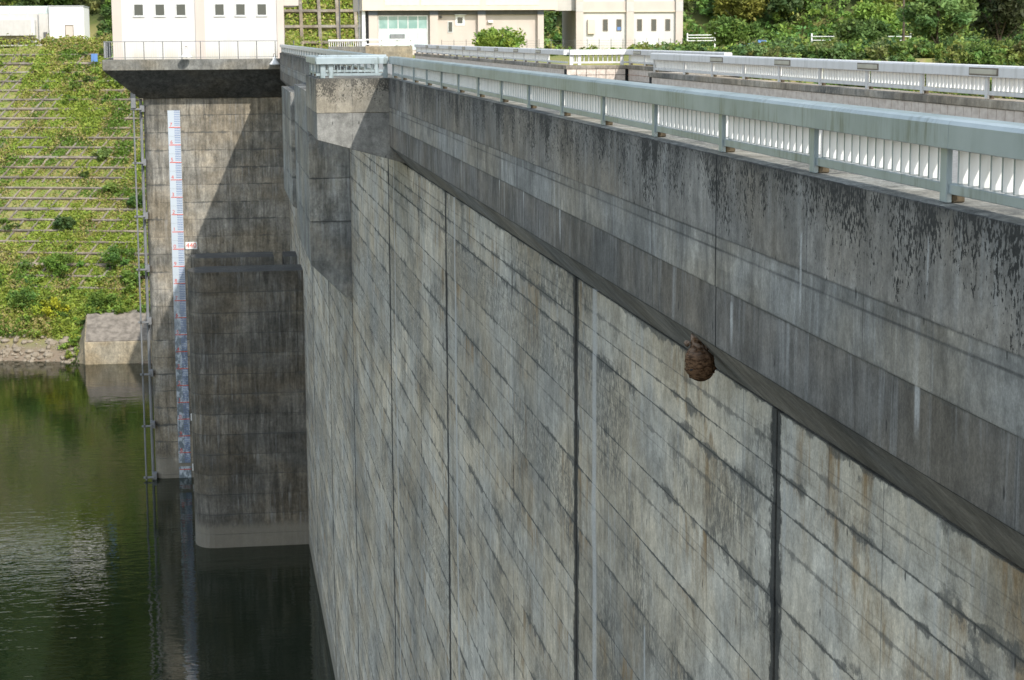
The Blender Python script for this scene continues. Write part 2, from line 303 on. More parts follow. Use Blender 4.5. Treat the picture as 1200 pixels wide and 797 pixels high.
def boxes(name, bl, mat, parent=None, bev=0.):
    return obj(name, bm_mesh(name, [boxdata(*b) for b in bl], mat, bev), parent, world=True)
def prism(poly, axis, a, b):
    """extrude a closed 2-D polygon along an axis ('y': poly is xz; 'z': poly is xy; 'x': poly is yz)"""
    n = len(poly); mk = {'y': lambda p, t: (p[0], t, p[1]), 'z': lambda p, t: (p[0], p[1], t), 'x': lambda p, t: (t, p[0], p[1])}[axis]
    v = [mk(p, a) for p in poly] + [mk(p, b) for p in poly]
    f = [tuple(range(n))[::-1], tuple(range(n, 2 * n))] + [(i, (i + 1) % n, n + (i + 1) % n, n + i) for i in range(n)]
    return v, f
def tube(pts, rad, seg=8, caps=True):
    pts = [Vector(p) for p in pts]; rad = rad if isinstance(rad, (list, tuple)) else [rad] * len(pts); v = []; f = []
    for i, p in enumerate(pts):
        d = (pts[min(i + 1, len(pts) - 1)] - pts[max(i - 1, 0)]).normalized()
        a = d.cross(Vector((0, 0, 1)) if abs(d.z) < .9 else Vector((1, 0, 0))).normalized(); b = d.cross(a)
        for k in range(seg):
            t = 2 * math.pi * k / seg; v.append(tuple(p + (a * math.cos(t) + b * math.sin(t)) * rad[i]))
    for i in range(len(pts) - 1):
        for k in range(seg): f.append((i * seg + k, i * seg + (k + 1) % seg, (i + 1) * seg + (k + 1) % seg, (i + 1) * seg + k))
    if caps: f += [tuple(range(seg))[::-1], tuple(range((len(pts) - 1) * seg, len(pts) * seg))]
    return v, f
def lathe(prof, c, seg=16):
    v = []; f = []
    for r, z in prof:
        for k in range(seg): t = 2 * math.pi * k / seg; v.append((c[0] + r * math.cos(t), c[1] + r * math.sin(t), c[2] + z))
    for i in range(len(prof) - 1):
        for k in range(seg): f.append((i * seg + k, i * seg + (k + 1) % seg, (i + 1) * seg + (k + 1) % seg, (i + 1) * seg + k))
    return v, f
def panel(name, org3, du, dv, n, w, h, mat, parent, cham=.012, depth=.05, ea=0., eb=0.):
    """one cast panel: flat front with chamfered edges. org3 = top-left corner, du = along, dv = down, n = outward"""
    o = Vector(org3); du = Vector(du); dv = Vector(dv); n = Vector(n)
    P = lambda a, b, d: o + du * a + dv * b + n * d
    c = cham
    ab = [(0, 0), (w, 0), (w, h), (0, h)]; inn = [(c, c), (w - c, c), (w - c, h - c), (c, h - c)]
    vs = [P(a, b, 0) for a, b in inn] + [P(a, b, -c) for a, b in ab] + [P(a, b, -depth) for a, b in ab]
    pa = inn + ab + ab
    fs = [(0, 3, 2, 1)] + [(i, (i + 1) % 4, 4 + (i + 1) % 4, 4 + i) for i in range(4)] + [(4 + i, 4 + (i + 1) % 4, 8 + (i + 1) % 4, 8 + i) for i in range(4)]
    nn = (vs[fs[0][1]] - vs[fs[0][0]]).cross(vs[fs[0][2]] - vs[fs[0][1]])
    if nn.dot(n) < 0: fs = [tuple(reversed(q)) for q in fs]
    ua = [(a + ea, b) for a, b in pa]; ub = [(w - a + eb, h - b) for a, b in pa]
    return obj(name, mesh(name, vs, fs, mat, uva=ua, uvb=ub), parent, world=True)
def lift_mesh(name, poly, h, mat, cham=.018):
    """one cast lift of a column: plan polygon (ccw), z 0..h, chamfered rims, metres-from-top/bottom in the uv maps"""
    n = len(poly); cx = sum(p[0] for p in poly) / n; cy = sum(p[1] for p in poly) / n
    per = [0.]
    for i in range(n): a = poly[i]; b = poly[(i + 1) % n]; per.append(per[-1] + math.hypot(a[0] - b[0], a[1] - b[1]))
    vs = []; ua = []; ub = []
    for z, ins in ((0, cham), (cham, 0), (h - cham, 0), (h, cham)):
        for i, p in enumerate(poly):
            d = math.hypot(p[0] - cx, p[1] - cy); k = 1 - ins / d
            vs.append((cx + (p[0] - cx) * k, cy + (p[1] - cy) * k, z)); ua.append((per[i] + 5, h - z)); ub.append((50 - per[i], z))
    fs = []
    for j in range(3):
        for i in range(n): fs.append((j * n + i, j * n + (i + 1) % n, (j + 1) * n + (i + 1) % n, (j + 1) * n + i))
    fs += [tuple(range(n))[::-1], tuple(range(3 * n, 4 * n))]
    return mesh(name, vs, fs, mat, uva=ua, uvb=ub)
def text(s, size, loc, rot, mat, parent, name='numeral', ext=.004, align='CENTER'):
    cu = bpy.data.curves.new(name, 'FONT'); cu.body = s; cu.size = size; cu.extrude = ext; cu.align_x = align; cu.align_y = 'CENTER'
    t = bpy.data.objects.new(name, cu); COL.objects.link(t); dg = bpy.context.evaluated_depsgraph_get()
    me = bpy.data.meshes.new_from_object(t.evaluated_get(dg)); bpy.data.objects.remove(t)
    me.materials.clear(); me.materials.append(mat)
    me.transform(Matrix.Translation(loc) @ rot.to_4x4()); return obj(name, me, parent, world=True)
FACE_CAM = Matrix.Rotation(R(90), 3, 'X')      # lettering that faces -y
# ------------------------------------------------------------------ terrain
def smooth(t): t = np.clip(t, 0, 1); return t * t * (3 - 2 * t)
AX, AY, TAN = .30, .954, .66
def bank_s(x, y): return (x + 17) * AX + (y - 160) * AY
def terr(x, y):
    x = np.asarray(x, float); y = np.asarray(y, float)
    z = np.clip(WZ + TAN * bank_s(x, y), -34, -.78)
    wgt = smooth((x - 6) / 4.5)
    pl = np.where(y > 120, -1.62, np.clip(-1.62 - (120 - y) * 1.1, -45, -1.62))
    z = z * (1 - wgt) + pl * wgt
    yb = np.interp(x, [-160, -60, -20, 5, 40, 62, 100, 160], [300, 250, 222, 212, 204, 192, 176, 165])
    d = np.maximum(y - yb, 0)
    hill = .78 * np.minimum(d, 95) + .25 * np.maximum(d - 95, 0)
    bump = 1.2 * np.sin(x * .21 + 1) * np.sin(y * .17) + .7 * np.sin(x * .47 + y * .3)
    return z + hill + bump * smooth(d / 12)
xs = np.arange(-170, 200.1, 2.); ys = np.arange(96, 345, 2.)
XX, YY = np.meshgrid(xs, ys); ZZ = terr(XX, YY)
nx = len(xs); vs = np.stack([XX.ravel(), YY.ravel(), ZZ.ravel()], 1)
fs = [(j * nx + i, j * nx + i + 1, (j + 1) * nx + i + 1, (j + 1) * nx + i) for j in range(len(ys) - 1) for i in range(nx - 1)]
o = obj('hillside_terrain', mesh('hillside_terrain', vs, fs, M['soil'], True)); tag(o, kind='structure')
v, f = [(-900, -400, WZ), (6, -400, WZ), (6, 420, WZ), (-900, 420, WZ)], [(0, 1, 2, 3)]
tag(obj('water', mesh('water', v, f, M['water'])), kind='structure')
v, f = [(-900, -400, -36), (400, -400, -36), (400, 600, -36), (-900, 600, -36)], [(0, 1, 2, 3)]
tag(obj('ground', mesh('ground', v, f, M['soil'])), kind='structure')
# ------------------------------------------------------------------ the dam
X0, XD = 3.80, 4.22           # parapet face, dam face
ZT, ZPB, ZC = -.915, -2.40, -2.86   # parapet top, parapet bottom, corbel bottom
JY = [-6.0, 5.6, 14.34, 22.85, 27.94, 36.17, 41.07, 48.22, 62.1, 75.4, 88.6, 101.5, 118.]
dam = thing('concrete_dam', (7, 0, -30), 'long grey streaked concrete dam wall with parapet and bay falling to the water', 'dam')
box('core', XD + .045, 11.6, JY[0], 172, -34, -1.62, M['joint'], dam)
rows = [ZC, ZC - .48, ZC - .75]
while rows[-1] > -26.6: rows.append(rows[-1] - .76)
thin = {27.94, 41.07}
for i in range(len(JY) - 1):
    ya, yb = JY[i], JY[i + 1]
    ga = .012 if ya in thin else .032; gb = .012 if yb in thin else .032
    for j in range(len(rows) - 1):
        off = random.uniform(-.004, .004)
        if yb < 6 and rows[j] < -6 or (yb < 15 and rows[j] < -12): continue
        panel('wall_lift', (XD + off, ya + ga, rows[j]), (0, 1, 0), (0, 0, -1), (-1, 0, 0), yb - ya - ga - gb, rows[j] - rows[j + 1] - .001, M['dam'], dam, .003, ea=.13 if ya in thin else 0, eb=.13 if yb in thin else 0)
# lower flank where the near blocks leave the picture
box('lower_flank', XD + .002, XD + .044, JY[0], 14.3, -27, -11.0, M['dam'], dam)
# parapet: upper face (two form rows), cold joint, dark lower band; broken by the contraction joints
PJ = [-6.0, 1.6, 14.65, 28.5, 43.0]
PJ2 = [47.6, 62., 75., 88., 101., 112.25]
def parapet(J):
    for i in range(len(J) - 1):
        ya, yb = J[i] + .008, J[i + 1] - .008
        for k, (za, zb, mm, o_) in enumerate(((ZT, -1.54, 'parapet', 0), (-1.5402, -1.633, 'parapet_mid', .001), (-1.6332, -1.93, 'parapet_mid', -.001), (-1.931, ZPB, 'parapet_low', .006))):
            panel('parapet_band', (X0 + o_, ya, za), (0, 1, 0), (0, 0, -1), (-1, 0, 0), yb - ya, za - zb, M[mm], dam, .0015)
    ya, yb = J[0], J[-1]
    obj('parapet_core', bm_mesh('parapet_core', [prism([(X0 + .035, ZT - .02), (X0 + .43, ZT - .02), (X0 + .43, -1.62), (XD + .05, -1.62), (XD + .05, ZC + .01), (X0 + .035, ZPB + .01)], 'y', ya, yb)], M['joint']), dam, world=True)
    # sloping underside
    for i in range(len(J) - 1):
        vv = [(X0 + .004, J[i] + .008, ZPB), (X0 + .004, J[i + 1] - .008, ZPB), (XD + .02, J[i + 1] - .008, ZC + .005), (XD + .02, J[i] + .008, ZC + .005)]
        L = J[i + 1] - J[i]
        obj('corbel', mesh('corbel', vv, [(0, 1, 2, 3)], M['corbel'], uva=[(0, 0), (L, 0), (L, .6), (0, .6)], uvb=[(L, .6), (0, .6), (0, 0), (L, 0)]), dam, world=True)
    # rough weathered coping on top
    n = int((yb - ya) / .12); vv = []; ff = []
    for k in range(n + 1):
        y = ya + (yb - ya) * k / n; j = random.uniform(-.005, .006)
        vv += [(X0 + .006 + random.uniform(-.002, .002), y, ZT - .03), (X0 + .010, y, ZT - .002 + j * .5), (X0 + .05, y, ZT + .006 + j * .2), (X0 + .445, y, ZT + .006), (X0 + .445, y, ZT - .05)]
        if k: b0 = 5 * k; ff += [(b0 - 5 + q, b0 - 4 + q, b0 + 1 + q, b0 + q) for q in range(4)]
    obj('coping', mesh('coping', vv, ff, M['coping'], uva=[(9, 9)] * len(vv), uvb=[(9, 9)] * len(vv)), dam, world=True)
parapet(PJ); parapet(PJ2); parapet([124.5, 140, 156, 172])
# projecting bay
BX, BY0, BY1 = 2.22, 43.0, 47.6
def flatuv(me):
    for nm in ('a', 'b'):
        l = me.uv_layers.new(name=nm)
        for d in l.data: d.uv = (9, 9)
    return me
obj('bay_wall', flatuv(bm_mesh('bay_wall', [prism([(BX, ZT), (X0 + .43, ZT), (X0 + .43, -1.66), (BX, -1.66)], 'y', BY0, BY1)], M['bump'], .012)), dam, world=True)
obj('bay_base', flatuv(bm_mesh('bay_base', [prism([(BX + .006, -1.662), (XD + .03, -1.662), (XD + .03, -2.80), (BX + .006, -2.24)], 'y', BY0 + .006, BY1 - .006)], M['bump_low'], .01)), dam, world=True)
# gate-guide blocks standing out from the face behind the bay
def guide(x0, y0, y1, zt, zb_out, zb_in):
    poly = [(x0, zt), (XD + .03, zt), (XD + .03, zb_in), (x0, zb_out)]
    hs = np.linspace(zt, zb_out, 5)
    for k in range(4):
        pts = [(x0, hs[k] - .006), (XD + .03, hs[k] - .006), (XD + .03, hs[k + 1] if k < 3 else zb_in), (x0, hs[k + 1])]
        me = bm_mesh('guide_lift', [prism(pts, 'y', y0, y1)], M['block'], .012); l1 = me.uv_layers.new(name='a'); l2 = me.uv_layers.new(name='b')
        for lp in me.loops:
            z = me.vertices[lp.vertex_index].co.z; l1.data[lp.index].uv = (9, hs[k] - z); l2.data[lp.index].uv = (9, z - hs[k + 1] + (.0 if k < 3 else 9))
        obj('guide_lift', me, dam, world=True)
guide(2.93, 62.0, 72.0, -1.7, -7.15, -8.45)
guide(3.25, 72.0, 74.0, -1.7, -6.9, -7.9)
guide(2.86, 74.0, 83.0, -2.05, -6.3, -7.2)
# crest road
tag(box('road', X0 + .46, 10.48, JY[0], 190, -1.63, -1.55, M['asphalt']), kind='structure')
# ------------------------------------------------------------------ railings
def rail_cap(L, mat, cut=True):
    pr = [(-.13, .309), (-.13, .432), (-.118, .453), (-.09, .463), (.04, .463), (.06, .456), (.072, .435), (.072, .309), (.065, .304), (-.12, .304)]
    return bm_mesh('cap', [prism([(p[0], p[1]) for p in pr], 'x', 0, L)], mat)   # poly is (y,z), extruded along x
POST = bm_mesh('post', [boxdata(-.05, .05, -.055, -.022, 0.004, .307)], M['rail'], .004)
POSTD = bm_mesh('post', [boxdata(-.05, .05, -.055, -.022, 0.004, .307)], M['rail_ds'], .004)
FOOT = bm_mesh('foot', [boxdata(-.045, .045, -.0215, .055, 0.004, .05)], M['rust'], .006)
POSTS_BOLT = bm_mesh('bolt', [tube([(-.025, -.0625, .335), (-.025, -.0535, .335)], .008, 8)], M['steel'])
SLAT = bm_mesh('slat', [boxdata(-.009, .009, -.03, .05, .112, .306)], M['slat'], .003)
def slat_edge_shade(me, rm):  # outer and inner slat edges recoloured in rail paint to stand in for shade
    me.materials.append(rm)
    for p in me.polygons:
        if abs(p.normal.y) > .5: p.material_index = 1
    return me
slat_edge_shade(SLAT, M['rail'])
SLATD = slat_edge_shade(bm_mesh('slat', [boxdata(-.012, .012, -.03, .05, .112, .306)], M['slat'], .003), M['rail_ds'])
def railing(name, label, a, b, posts, far=False, lamps=None, paler=False, nper=15, endpost=True):
    """railing from a to b (outer side is the left of travel reversed: local -y). posts: offsets along the run."""
    a = Vector((a[0], a[1], ZT + .004)); d = Vector((b[0] - a.x, b[1] - a.y, 0)); L = d.length
    t = thing(name, a, label, 'railing', None, math.atan2(d.y, d.x))
    rm = M['rail_ds'] if paler else M['rail']
    seg = 4.74; x = 0.
    while x < L - .01:
        w = min(seg, L - x) if L - x > seg * 1.3 else L - x
        obj('cap', rail_cap(w - .004, rm), t, (x + .002, 0, 0)); x += w
    obj('bottom_bar', bm_mesh('bottom_bar', [boxdata(0, L, -.04, .012, .052, .108)], rm, .004), t)
    pm = POSTD if paler else POST
    for p in posts:
        po = obj('post', pm, t, (p, 0, 0)); obj('foot', FOOT, po)
    sl = []
    for i in range(len(posts) - 1):
        w = (posts[i + 1] - posts[i]); n = max(3, int(round(w / .148)))
        for k in range(1, n): sl.append(posts[i] + w * k / n)
    if far: tag(obj('slats', bm_mesh('slats', [boxdata(q - .010, q + .010, -.03, .05, .112, .306) for q in sl], M['slat']), t), kind='stuff')
    else:
        for q in sl: obj('slat', SLATD if paler else SLAT, t, (q, 0, 0))
    if lamps:
        for q in lamps:
            fr = obj('light_panel', bm_mesh('light_panel', [boxdata(q - .52, q + .52, -.137, -.128, .322, .43)], M['brown'], .003), t)
            obj('lens', bm_mesh('lens', [boxdata(q - .48, q + .48, -.145, -.1375, .342, .41)], M['beige_lens'], .003), fr)
    return t
RX = X0 + .14
# local -y (the right-hand side of travel) is the side with the posts
railing('railing', 'long pale green parapet railing with white slats in front, above the shaded dam wall', (RX, 43.06), (RX, 1.5), [.04] + sorted(43.06 - (10.13 + 2.37 * k) for k in range(-3, 14)))
railing('railing', 'short railing across the front of the projecting bay, facing the camera', (BX + .02, BY0 + .14), (RX - .14, BY0 + .14), [.14, .32, 1.5])
railing('railing', 'short railing along the lakeside edge of the projecting bay', (BX + .14, BY1 - .02), (BX + .14, BY0 + .29), [.1, 1.5, 3.0, 4.2])
railing('railing', 'short railing closing the far end of the projecting bay', (BX + .29, BY1 - .14), (RX + .2, BY1 - .14), [.1, 1.4])
railing('railing', 'distant lakeside railing between the projecting bay and the white gate house', (RX, 112.2), (RX, 47.7), [.1 + 2.28 * k for k in range(29)], far=True)
DX = 10.60
railing('railing', 'near stretch of sunlit roadside railing with beige light panels set in its cap', (DX, 46.8), (DX, 16.0), [.06] + sorted(46.8 - (25.98 + 2.53 * k) for k in range(-3, 8)), lamps=[46.8 - (25.9 + 4.85 * k) for k in range(-1, 4)], paler=True)
railing('railing', 'roadside railing on the outer edge of the downstream bay', (12.46, 58.5), (12.46, 46.9), [.15 + 2.1 * k for k in range(6)], paler=True, far=True, lamps=[1.6])
railing('railing', 'short railing facing the camera at the far end of the downstream bay', (10.62, 58.56), (12.44, 58.56), [.05, .3, 1.6], paler=True)
railing('railing', 'distant roadside railing with light panels leading to the far bank', (DX, 103.), (DX, 58.7), [.1 + 2.4 * k for k in range(18)], paler=True, far=True, lamps=[42.6 - 3.0 - 4.8 * k for k in range(8)])
# ------------------------------------------------------------------ downstream parapet: coping, tiled face
ds = thing('roadside_parapet', (10.2, 16, -1.55), 'low roadside parapet with beige tiles under a dark weathered concrete coping', 'wall')
TILE = bm_mesh('tile', [boxdata(-.01, .01, -.142, .142, -.081, .081)], M['tile'], .003)
def ds_run(x, ya, yb, near=False):
    y1 = yb
    box('core', x + .03, x + .38, ya, yb, -1.62, ZT - .12, M['joint'], ds)
    n = int((yb - ya) / 6) + 1
    for k in range(n):
        a = ya + (yb - ya) * k / n; b = ya + (yb - ya) * (k + 1) / n
        obj('coping_block', flatuv(bm_mesh('coping_block', [boxdata(x - .02, x + .42, a + .004, b - .004, ZT - .115, ZT - .001)], M['coping_ds'], .012)), ds, world=True)
    if near:
        for k in range(int((yb - 23.0) / .3)):
            for q in range(3): obj('tile', TILE, ds, Vector((x + .018, yb - .15 - .3 * k, -1.115 - .176 * q)) - org(ds))
        yb = 23.0 + (yb - 23.0) % .3
    bl = [(x + .008, x + .028, a_, a_ + .29, z_ - .083, z_ + .083) for a_ in np.arange(ya, yb - .29, .3) for z_ in (-1.115 - .176 * q for q in range(3))]
    tag(boxes('tile_cladding', bl, M['tile'], ds), kind='stuff')
    box('red_strip', x + .002, x + .0075, ya, y1, -1.209, -1.198, M['red_strip'], ds)
ds_run(10.5, 12, 46.8, True); ds_run(12.36, 47.18, 58.4); ds_run(10.5, 58.82, 103.2)
obj('coping_block', flatuv(bm_mesh('coping_block', [boxdata(10.48, 12.78, 58.4, 58.8, ZT - .115, ZT - .002)], M['coping_ds'], .012)), ds, world=True)
obj('coping_block', flatuv(bm_mesh('coping_block', [boxdata(10.5, 12.78, 46.805, 47.175, ZT - .115, ZT - .002)], M['coping_ds'], .012)), ds, world=True)
box('core', 10.5, 12.62, 58.44, 58.78, -1.62, ZT - .12, M['joint'], ds)
box('core', 10.53, 12.7, 46.83, 47.17, -1.62, ZT - .12, M['joint'], ds)
for k in range(6):
    for q in range(3): obj('tile', TILE, ds, Vector((10.66 + .3 * k, 58.427, -1.115 - .176 * q)) - org(ds), R(90))
box('bay_slab', 10.9, 12.8, 46.8, 58.8, -2.6, -1.63, M['deck'], ds)
for n_ in ds.children:
    if n_.name.startswith('bay_slab'): flatuv(n_.data)
# far-bank low wall with white barrier across the end of the crest
fw_ = thing('end_wall', (11.3, 128, -1.6), 'beige low wall across the road end with a white rail on top', 'wall')
obj('wall', flatuv(bm_mesh('wall', [boxdata(9.8, 12.9, 128, 128.35, -1.62, -.66)], M['retain'], .02)), fw_, world=True)
for z_ in (-.30, -.60): box('rail', 9.8, 12.9, 128.1, 128.2, z_, z_ + .09, M['white_paint'], fw_, .01)
for x_ in (9.9, 10.9, 11.9, 12.8): box('post', x_ - .04, x_ + .04, 128.203, 128.27, -.66, -.21, M['white_paint'], fw_, .01)
rw = thing('railing', (8.8, 127, -1.6), 'far slatted railing on a grey wall beside the end of the crest', 'railing')
obj('wall', flatuv(bm_mesh('wall', [boxdata(7.4, 9.78, 127, 127.3, -1.62, -.67)], M['deck'], .02)), rw, world=True)
box('cap', 7.4, 9.78, 127.02, 127.28, -.36, -.22, M['rail_ds'], rw, .02)
tag(boxes('slats', [(a_, a_ + .035, 127.1, 127.2, -.67, -.36) for a_ in np.arange(7.45, 9.7, .14)], M['slat'], rw), kind='stuff')
# ------------------------------------------------------------------ intake tower
TY = 114.5
tw = thing('intake_tower', (0, 118, WZ), 'tall weathered concrete intake tower with a flared deck, standing in the water', 'tower')
def rounded(x0, x1, y0, y1, r, n=6, both=False):
    p = []
    for k in range(n + 1): t = math.pi + (math.pi / 2) * k / n; p.append((x0 + r + r * math.cos(t), y0 + r + r * math.sin(t)))
    p += [(x1, y0), (x1, y1), (x0, y1)]
    return p
P_ = rounded(-3.93, 4.25, TY, TY + 9, .55)
z = -3.45
hs = []
while z > -27.5: hs.append(z); z -= random.choice((.98, 1.0, 1.02))
for k in range(len(hs) - 1):
    h_ = hs[k] - hs[k + 1]
    obj('tower_lift', lift_mesh('tower_lift', P_, h_ - .002, M['tower'], .014), tw, Vector((0, 0, hs[k + 1])) - org(tw))
DY = 112.3
obj('deck_slab', flatuv(bm_mesh('deck_slab', [boxdata(-6.0, 3.78, DY, TY + 9, -1.84, -1.25)], M['deck'], .02)), tw, world=True)
# flared soffit under the deck
q0 = [(-5.96, DY + .04), (4.2, DY + .04), (4.2, TY + 8.9), (-5.96, TY + 8.9)]; q1 = [(-4.12, TY - .12), (4.2, TY - .12), (4.2, TY + 8.9), (-4.12, TY + 8.9)]
vv = [(a, b, -1.842) for a, b in q0] + [(a, b, -3.45) for a, b in q1]
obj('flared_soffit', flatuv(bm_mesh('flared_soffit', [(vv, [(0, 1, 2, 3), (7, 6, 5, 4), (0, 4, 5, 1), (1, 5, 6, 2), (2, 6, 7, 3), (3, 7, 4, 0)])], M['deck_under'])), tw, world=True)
# deck railing
dr = thing('deck_railing', (-1, DY + .1, -1.25), 'thin dark steel railing along the edge of the gate house deck', 'railing')
yr = DY + .10
box('top_rail', -5.9, 3.7, yr - .02, yr + .02, -.27, -.23, M['steel'], dr)
box('bottom_rail', -5.9, 3.7, yr - .012, yr + .012, -1.15, -1.12, M['steel'], dr)
for k in range(10): box('post', -4.75 + 1.04 * k - .022, -4.75 + 1.04 * k + .022, yr + .021, yr + .06, -1.248, -.24, M['steel_dark'], dr)
tag(boxes('balusters', [(a_, a_ + .012, yr - .006, yr + .006, -1.12, -.27) for a_ in np.arange(-5.85, 3.7, .13)], M['alu'], dr), kind='stuff')
for z_ in (-.27, -1.15): box('side_rail', -5.92, -5.88, yr + .03, yr + 8, z_, z_ + .04, M['steel'], dr)
tag(boxes('side_balusters', [(-5.91, -5.89, a_, a_ + .02, -1.12, -.27) for a_ in np.arange(yr + .1, yr + 8, .13)], M['steel'], dr), kind='stuff')
# bell floodlights on the deck edge
def bell(x, label, zc):
    t = thing('floodlight', (x, DY - .1, zc), label, 'lamp', 'bell floodlights on the deck edge')
    obj('shade', bm_mesh('shade', [lathe([(.05, .28), (.09, .24), (.13, .10), (.25, -.06), (.31, -.12), (.30, -.16), (.24, -.13), (.08, .1)], (x, DY - .42, zc), 18)], M['white_paint'], smooth=True), t, world=True)
    obj('arm', bm_mesh('arm', [tube([(x, DY + .1, zc - .15), (x, DY - .1, zc + .32), (x, DY - .3, zc + .4), (x, DY - .42, zc + .27)], .025)], M['white_paint']), t, world=True)
    obj('bulb', bm_mesh('bulb', [lathe([(.02, -.2), (.09, -.12), (.1, -.02), (.05, .08)], (x, DY - .42, zc), 12)], M['alu'], smooth=True), t, world=True)
    obj('junction_box', bm_mesh('junction_box', [boxdata(x - .05, x + .05, DY + .0, DY + .09, zc + .3, zc + .46)], M['brown'], .01), t, world=True)
bell(-1.38, 'white bell floodlight on the middle of the deck railing', -.98)
bell(3.5, 'white bell floodlight at the deck end beside the dam parapet', -1.42)
# gate house
gh = thing('gate_house', (-.7, 116, -1.25), 'white gate house with a row of small square windows on the tower deck', 'building')
HY = 114.1
box('wall', -4.95, 4.15, HY, HY + 7.5, -1.248, 4.6, M['white_wall'], gh)
box('corner_pilaster', -5.47, -4.952, HY - .02, HY + 7.4, -1.248, 4.6, M['pink_wall'], gh)
box('pilaster', -.84, -.32, HY - .06, HY - .002, -1.248, 4.6, M['pink_wall'], gh)
box('side_bay', 4.152, 5.0, HY - .05, HY + 7.0, 1.72, 4.6, M['pink_wall'], gh)
box('pilaster', 3.75, 4.148, HY - .06, HY - .002, -1.248, 4.6, M['pink_wall'], gh)
box('roof', -5.7, 5.2, HY - .3, HY + 7.8, 4.6, 4.95, M['roof'], gh, .03)
for x_ in (-4.27, -3.09, -1.92, .24, 1.42, 2.62):
    w_ = boxes('window', [(x_, x_ + .58, HY - .03, HY - .002, 1.16, 1.21), (x_, x_ + .58, HY - .03, HY - .002, 1.81, 1.86), (x_, x_ + .05, HY - .03, HY - .002, 1.212, 1.808), (x_ + .53, x_ + .58, HY - .03, HY - .002, 1.212, 1.808)], M['alu'], gh)
    box('pane', x_ + .052, x_ + .528, HY - .016, HY - .004, 1.213, 1.807, M['glass'], w_)
    box('sill', x_ - .03, x_ + .61, HY - .06, HY - .0022, 1.11, 1.158, M['alu'], w_)
# staff gauge
ga = thing('staff_gauge', (-2.22, TY, -24.7), 'tall white water level gauge with red metre marks on the tower face', 'gauge')
GX0, GX1 = -2.57, -1.87
E0 = 452.12
zt = -4.15; e = 447
PLATE = {}
while True:
    zb_ = e - E0 - .5 if e > 428 else e - E0 - .62
    if e < 428: break
    p = box('plate', GX0, GX1, TY - .04, TY - .012, zb_ + .004, zt - .004, M['gauge'], ga)
    ze = e - E0
    box('metre_line', GX0 + .05, GX1 - .0, TY - .0445, TY - .0405, ze - .022, ze + .022, M['red'], p)
    tk = []
    for q in np.arange(math.ceil(zb_ * 10) / 10., zt - .03, .1): tk.append((GX0 + .36, GX1 - .02, TY - .0435, TY - .0405, q + .012 - .02, q + .012 + .02))
    boxes('tick_marks', [b for b in tk if abs(b[4] + .02 - ze) > .045 and b[4] > zb_ + .01 and b[5] < zt - .01], M['blue_tick'], p)
    text(str(e % 10), .30, Vector((GX0 + .17, TY - .0425, ze + .15)), FACE_CAM, M['red'], p)
    zt = zb_; e -= 1
p = box('plate', GX0, GX1, TY - .04, TY - .012, -25.75, -24.95, M['gauge'], ga); box('metre_line', GX0 + .05, GX1, TY - .0445, TY - .0405, 427 - E0 - .022, 427 - E0 + .022, M['red'], p)
p = box('elevation_plate', -1.80, -1.12, TY - .06, TY - .03, -12.14, -11.72, M['white_paint'], ga, .01)
text('440', .40, Vector((-1.46, TY - .064, -11.93)), FACE_CAM, M['red'], p)
p = box('elevation_plate', -1.80, -1.5, TY - .06, TY - .03, 430 - E0 - .1, 430 - E0 + .32, M['white_paint'], ga, .01)
p = box('elevation_plate', -1.80, -1.5, TY - .06, TY - .03, 427 - E0 - .1, 427 - E0 + .32, M['white_paint'], ga, .01)
# level pipe with brackets at the tower corner
pp = thing('level_pipe', (-4.4, TY - .6, WZ), 'slim grey pipe with clamp brackets down the corner of the tower', 'pipe')
obj('pipe', bm_mesh('pipe', [tube([(-4.46, TY - .3, -3.2), (-4.46, TY - .3, -27)], .05, 10)], M['steel']), pp, world=True)
obj('conduit', bm_mesh('conduit', [tube([(-4.08, TY + .5, -3.5), (-4.08, TY + .5, -26)], .09, 10)], M['steel']), pp, world=True)
obj('head_box', bm_mesh('head_box', [boxdata(-4.6, -4.32, TY - .45, TY - .15, -4.0, -2.9)], M['steel'], .02), pp, world=True)
for k in range(8):
    z_ = -4.05 - 3.06 * k
    b_ = boxes('bracket', [(-4.62, -4.0, TY - .36, TY - .24, z_ - .05, z_ + .05), (-4.12, -3.86, TY - .238, TY + .42, z_ - .16, z_ + .2)], M['steel'], pp, .012)
    obj('clamp', bm_mesh('clamp', [lathe([(.05, -.07), (.085, -.07), (.085, .07), (.05, .07)], (-4.46, TY - .3, z_), 12)], M['steel_dark']), b_, world=True)
# rounded intake piers
def pier(name, label, x0, x1, y0, y1, zt, zb, hl, slot=None):
    t = thing(name, ((x0 + x1) / 2, (y0 + y1) / 2, WZ), label, 'pier')
    r = (y1 - y0) / 2; p = []
    for k in range(13):
        a = math.pi / 2 + math.pi * k / 12; p.append((x0 + r * .75 + r * .75 * math.cos(a), (y0 + y1) / 2 + r * math.sin(a)))
    p += [(x1, y0), (x1, y1)]
    z = zt; first = True
    while z > zb:
        if slot and z - hl < zt - .1 and first:
            pl = [q for q in p if q[0] < slot[0]] ; pl = p[:13] + [(slot[0], y0), (slot[0], y1)]
            obj('pier_lift', lift_mesh('pier_lift', pl, hl - .003, M['pier']), t, Vector((0, 0, z - hl)) - org(t))
            pr = [(slot[1], y0), (x1, y0), (x1, y1), (slot[1], y1)]
            obj('pier_lift', lift_mesh('pier_lift', pr, hl - .003, M['pier']), t, Vector((0, 0, z - hl)) - org(t))
        else: obj('pier_lift', lift_mesh('pier_lift', p, hl - .003, M['pier']), t, Vector((0, 0, z - hl)) - org(t))
        first = False; z -= hl
    return t
pier('intake_pier', 'broad dark concrete pier with a rounded end standing in the water before the tower', -1.5, XD + .2, 97.9, 100.5, -11.55, -27, 1.03)
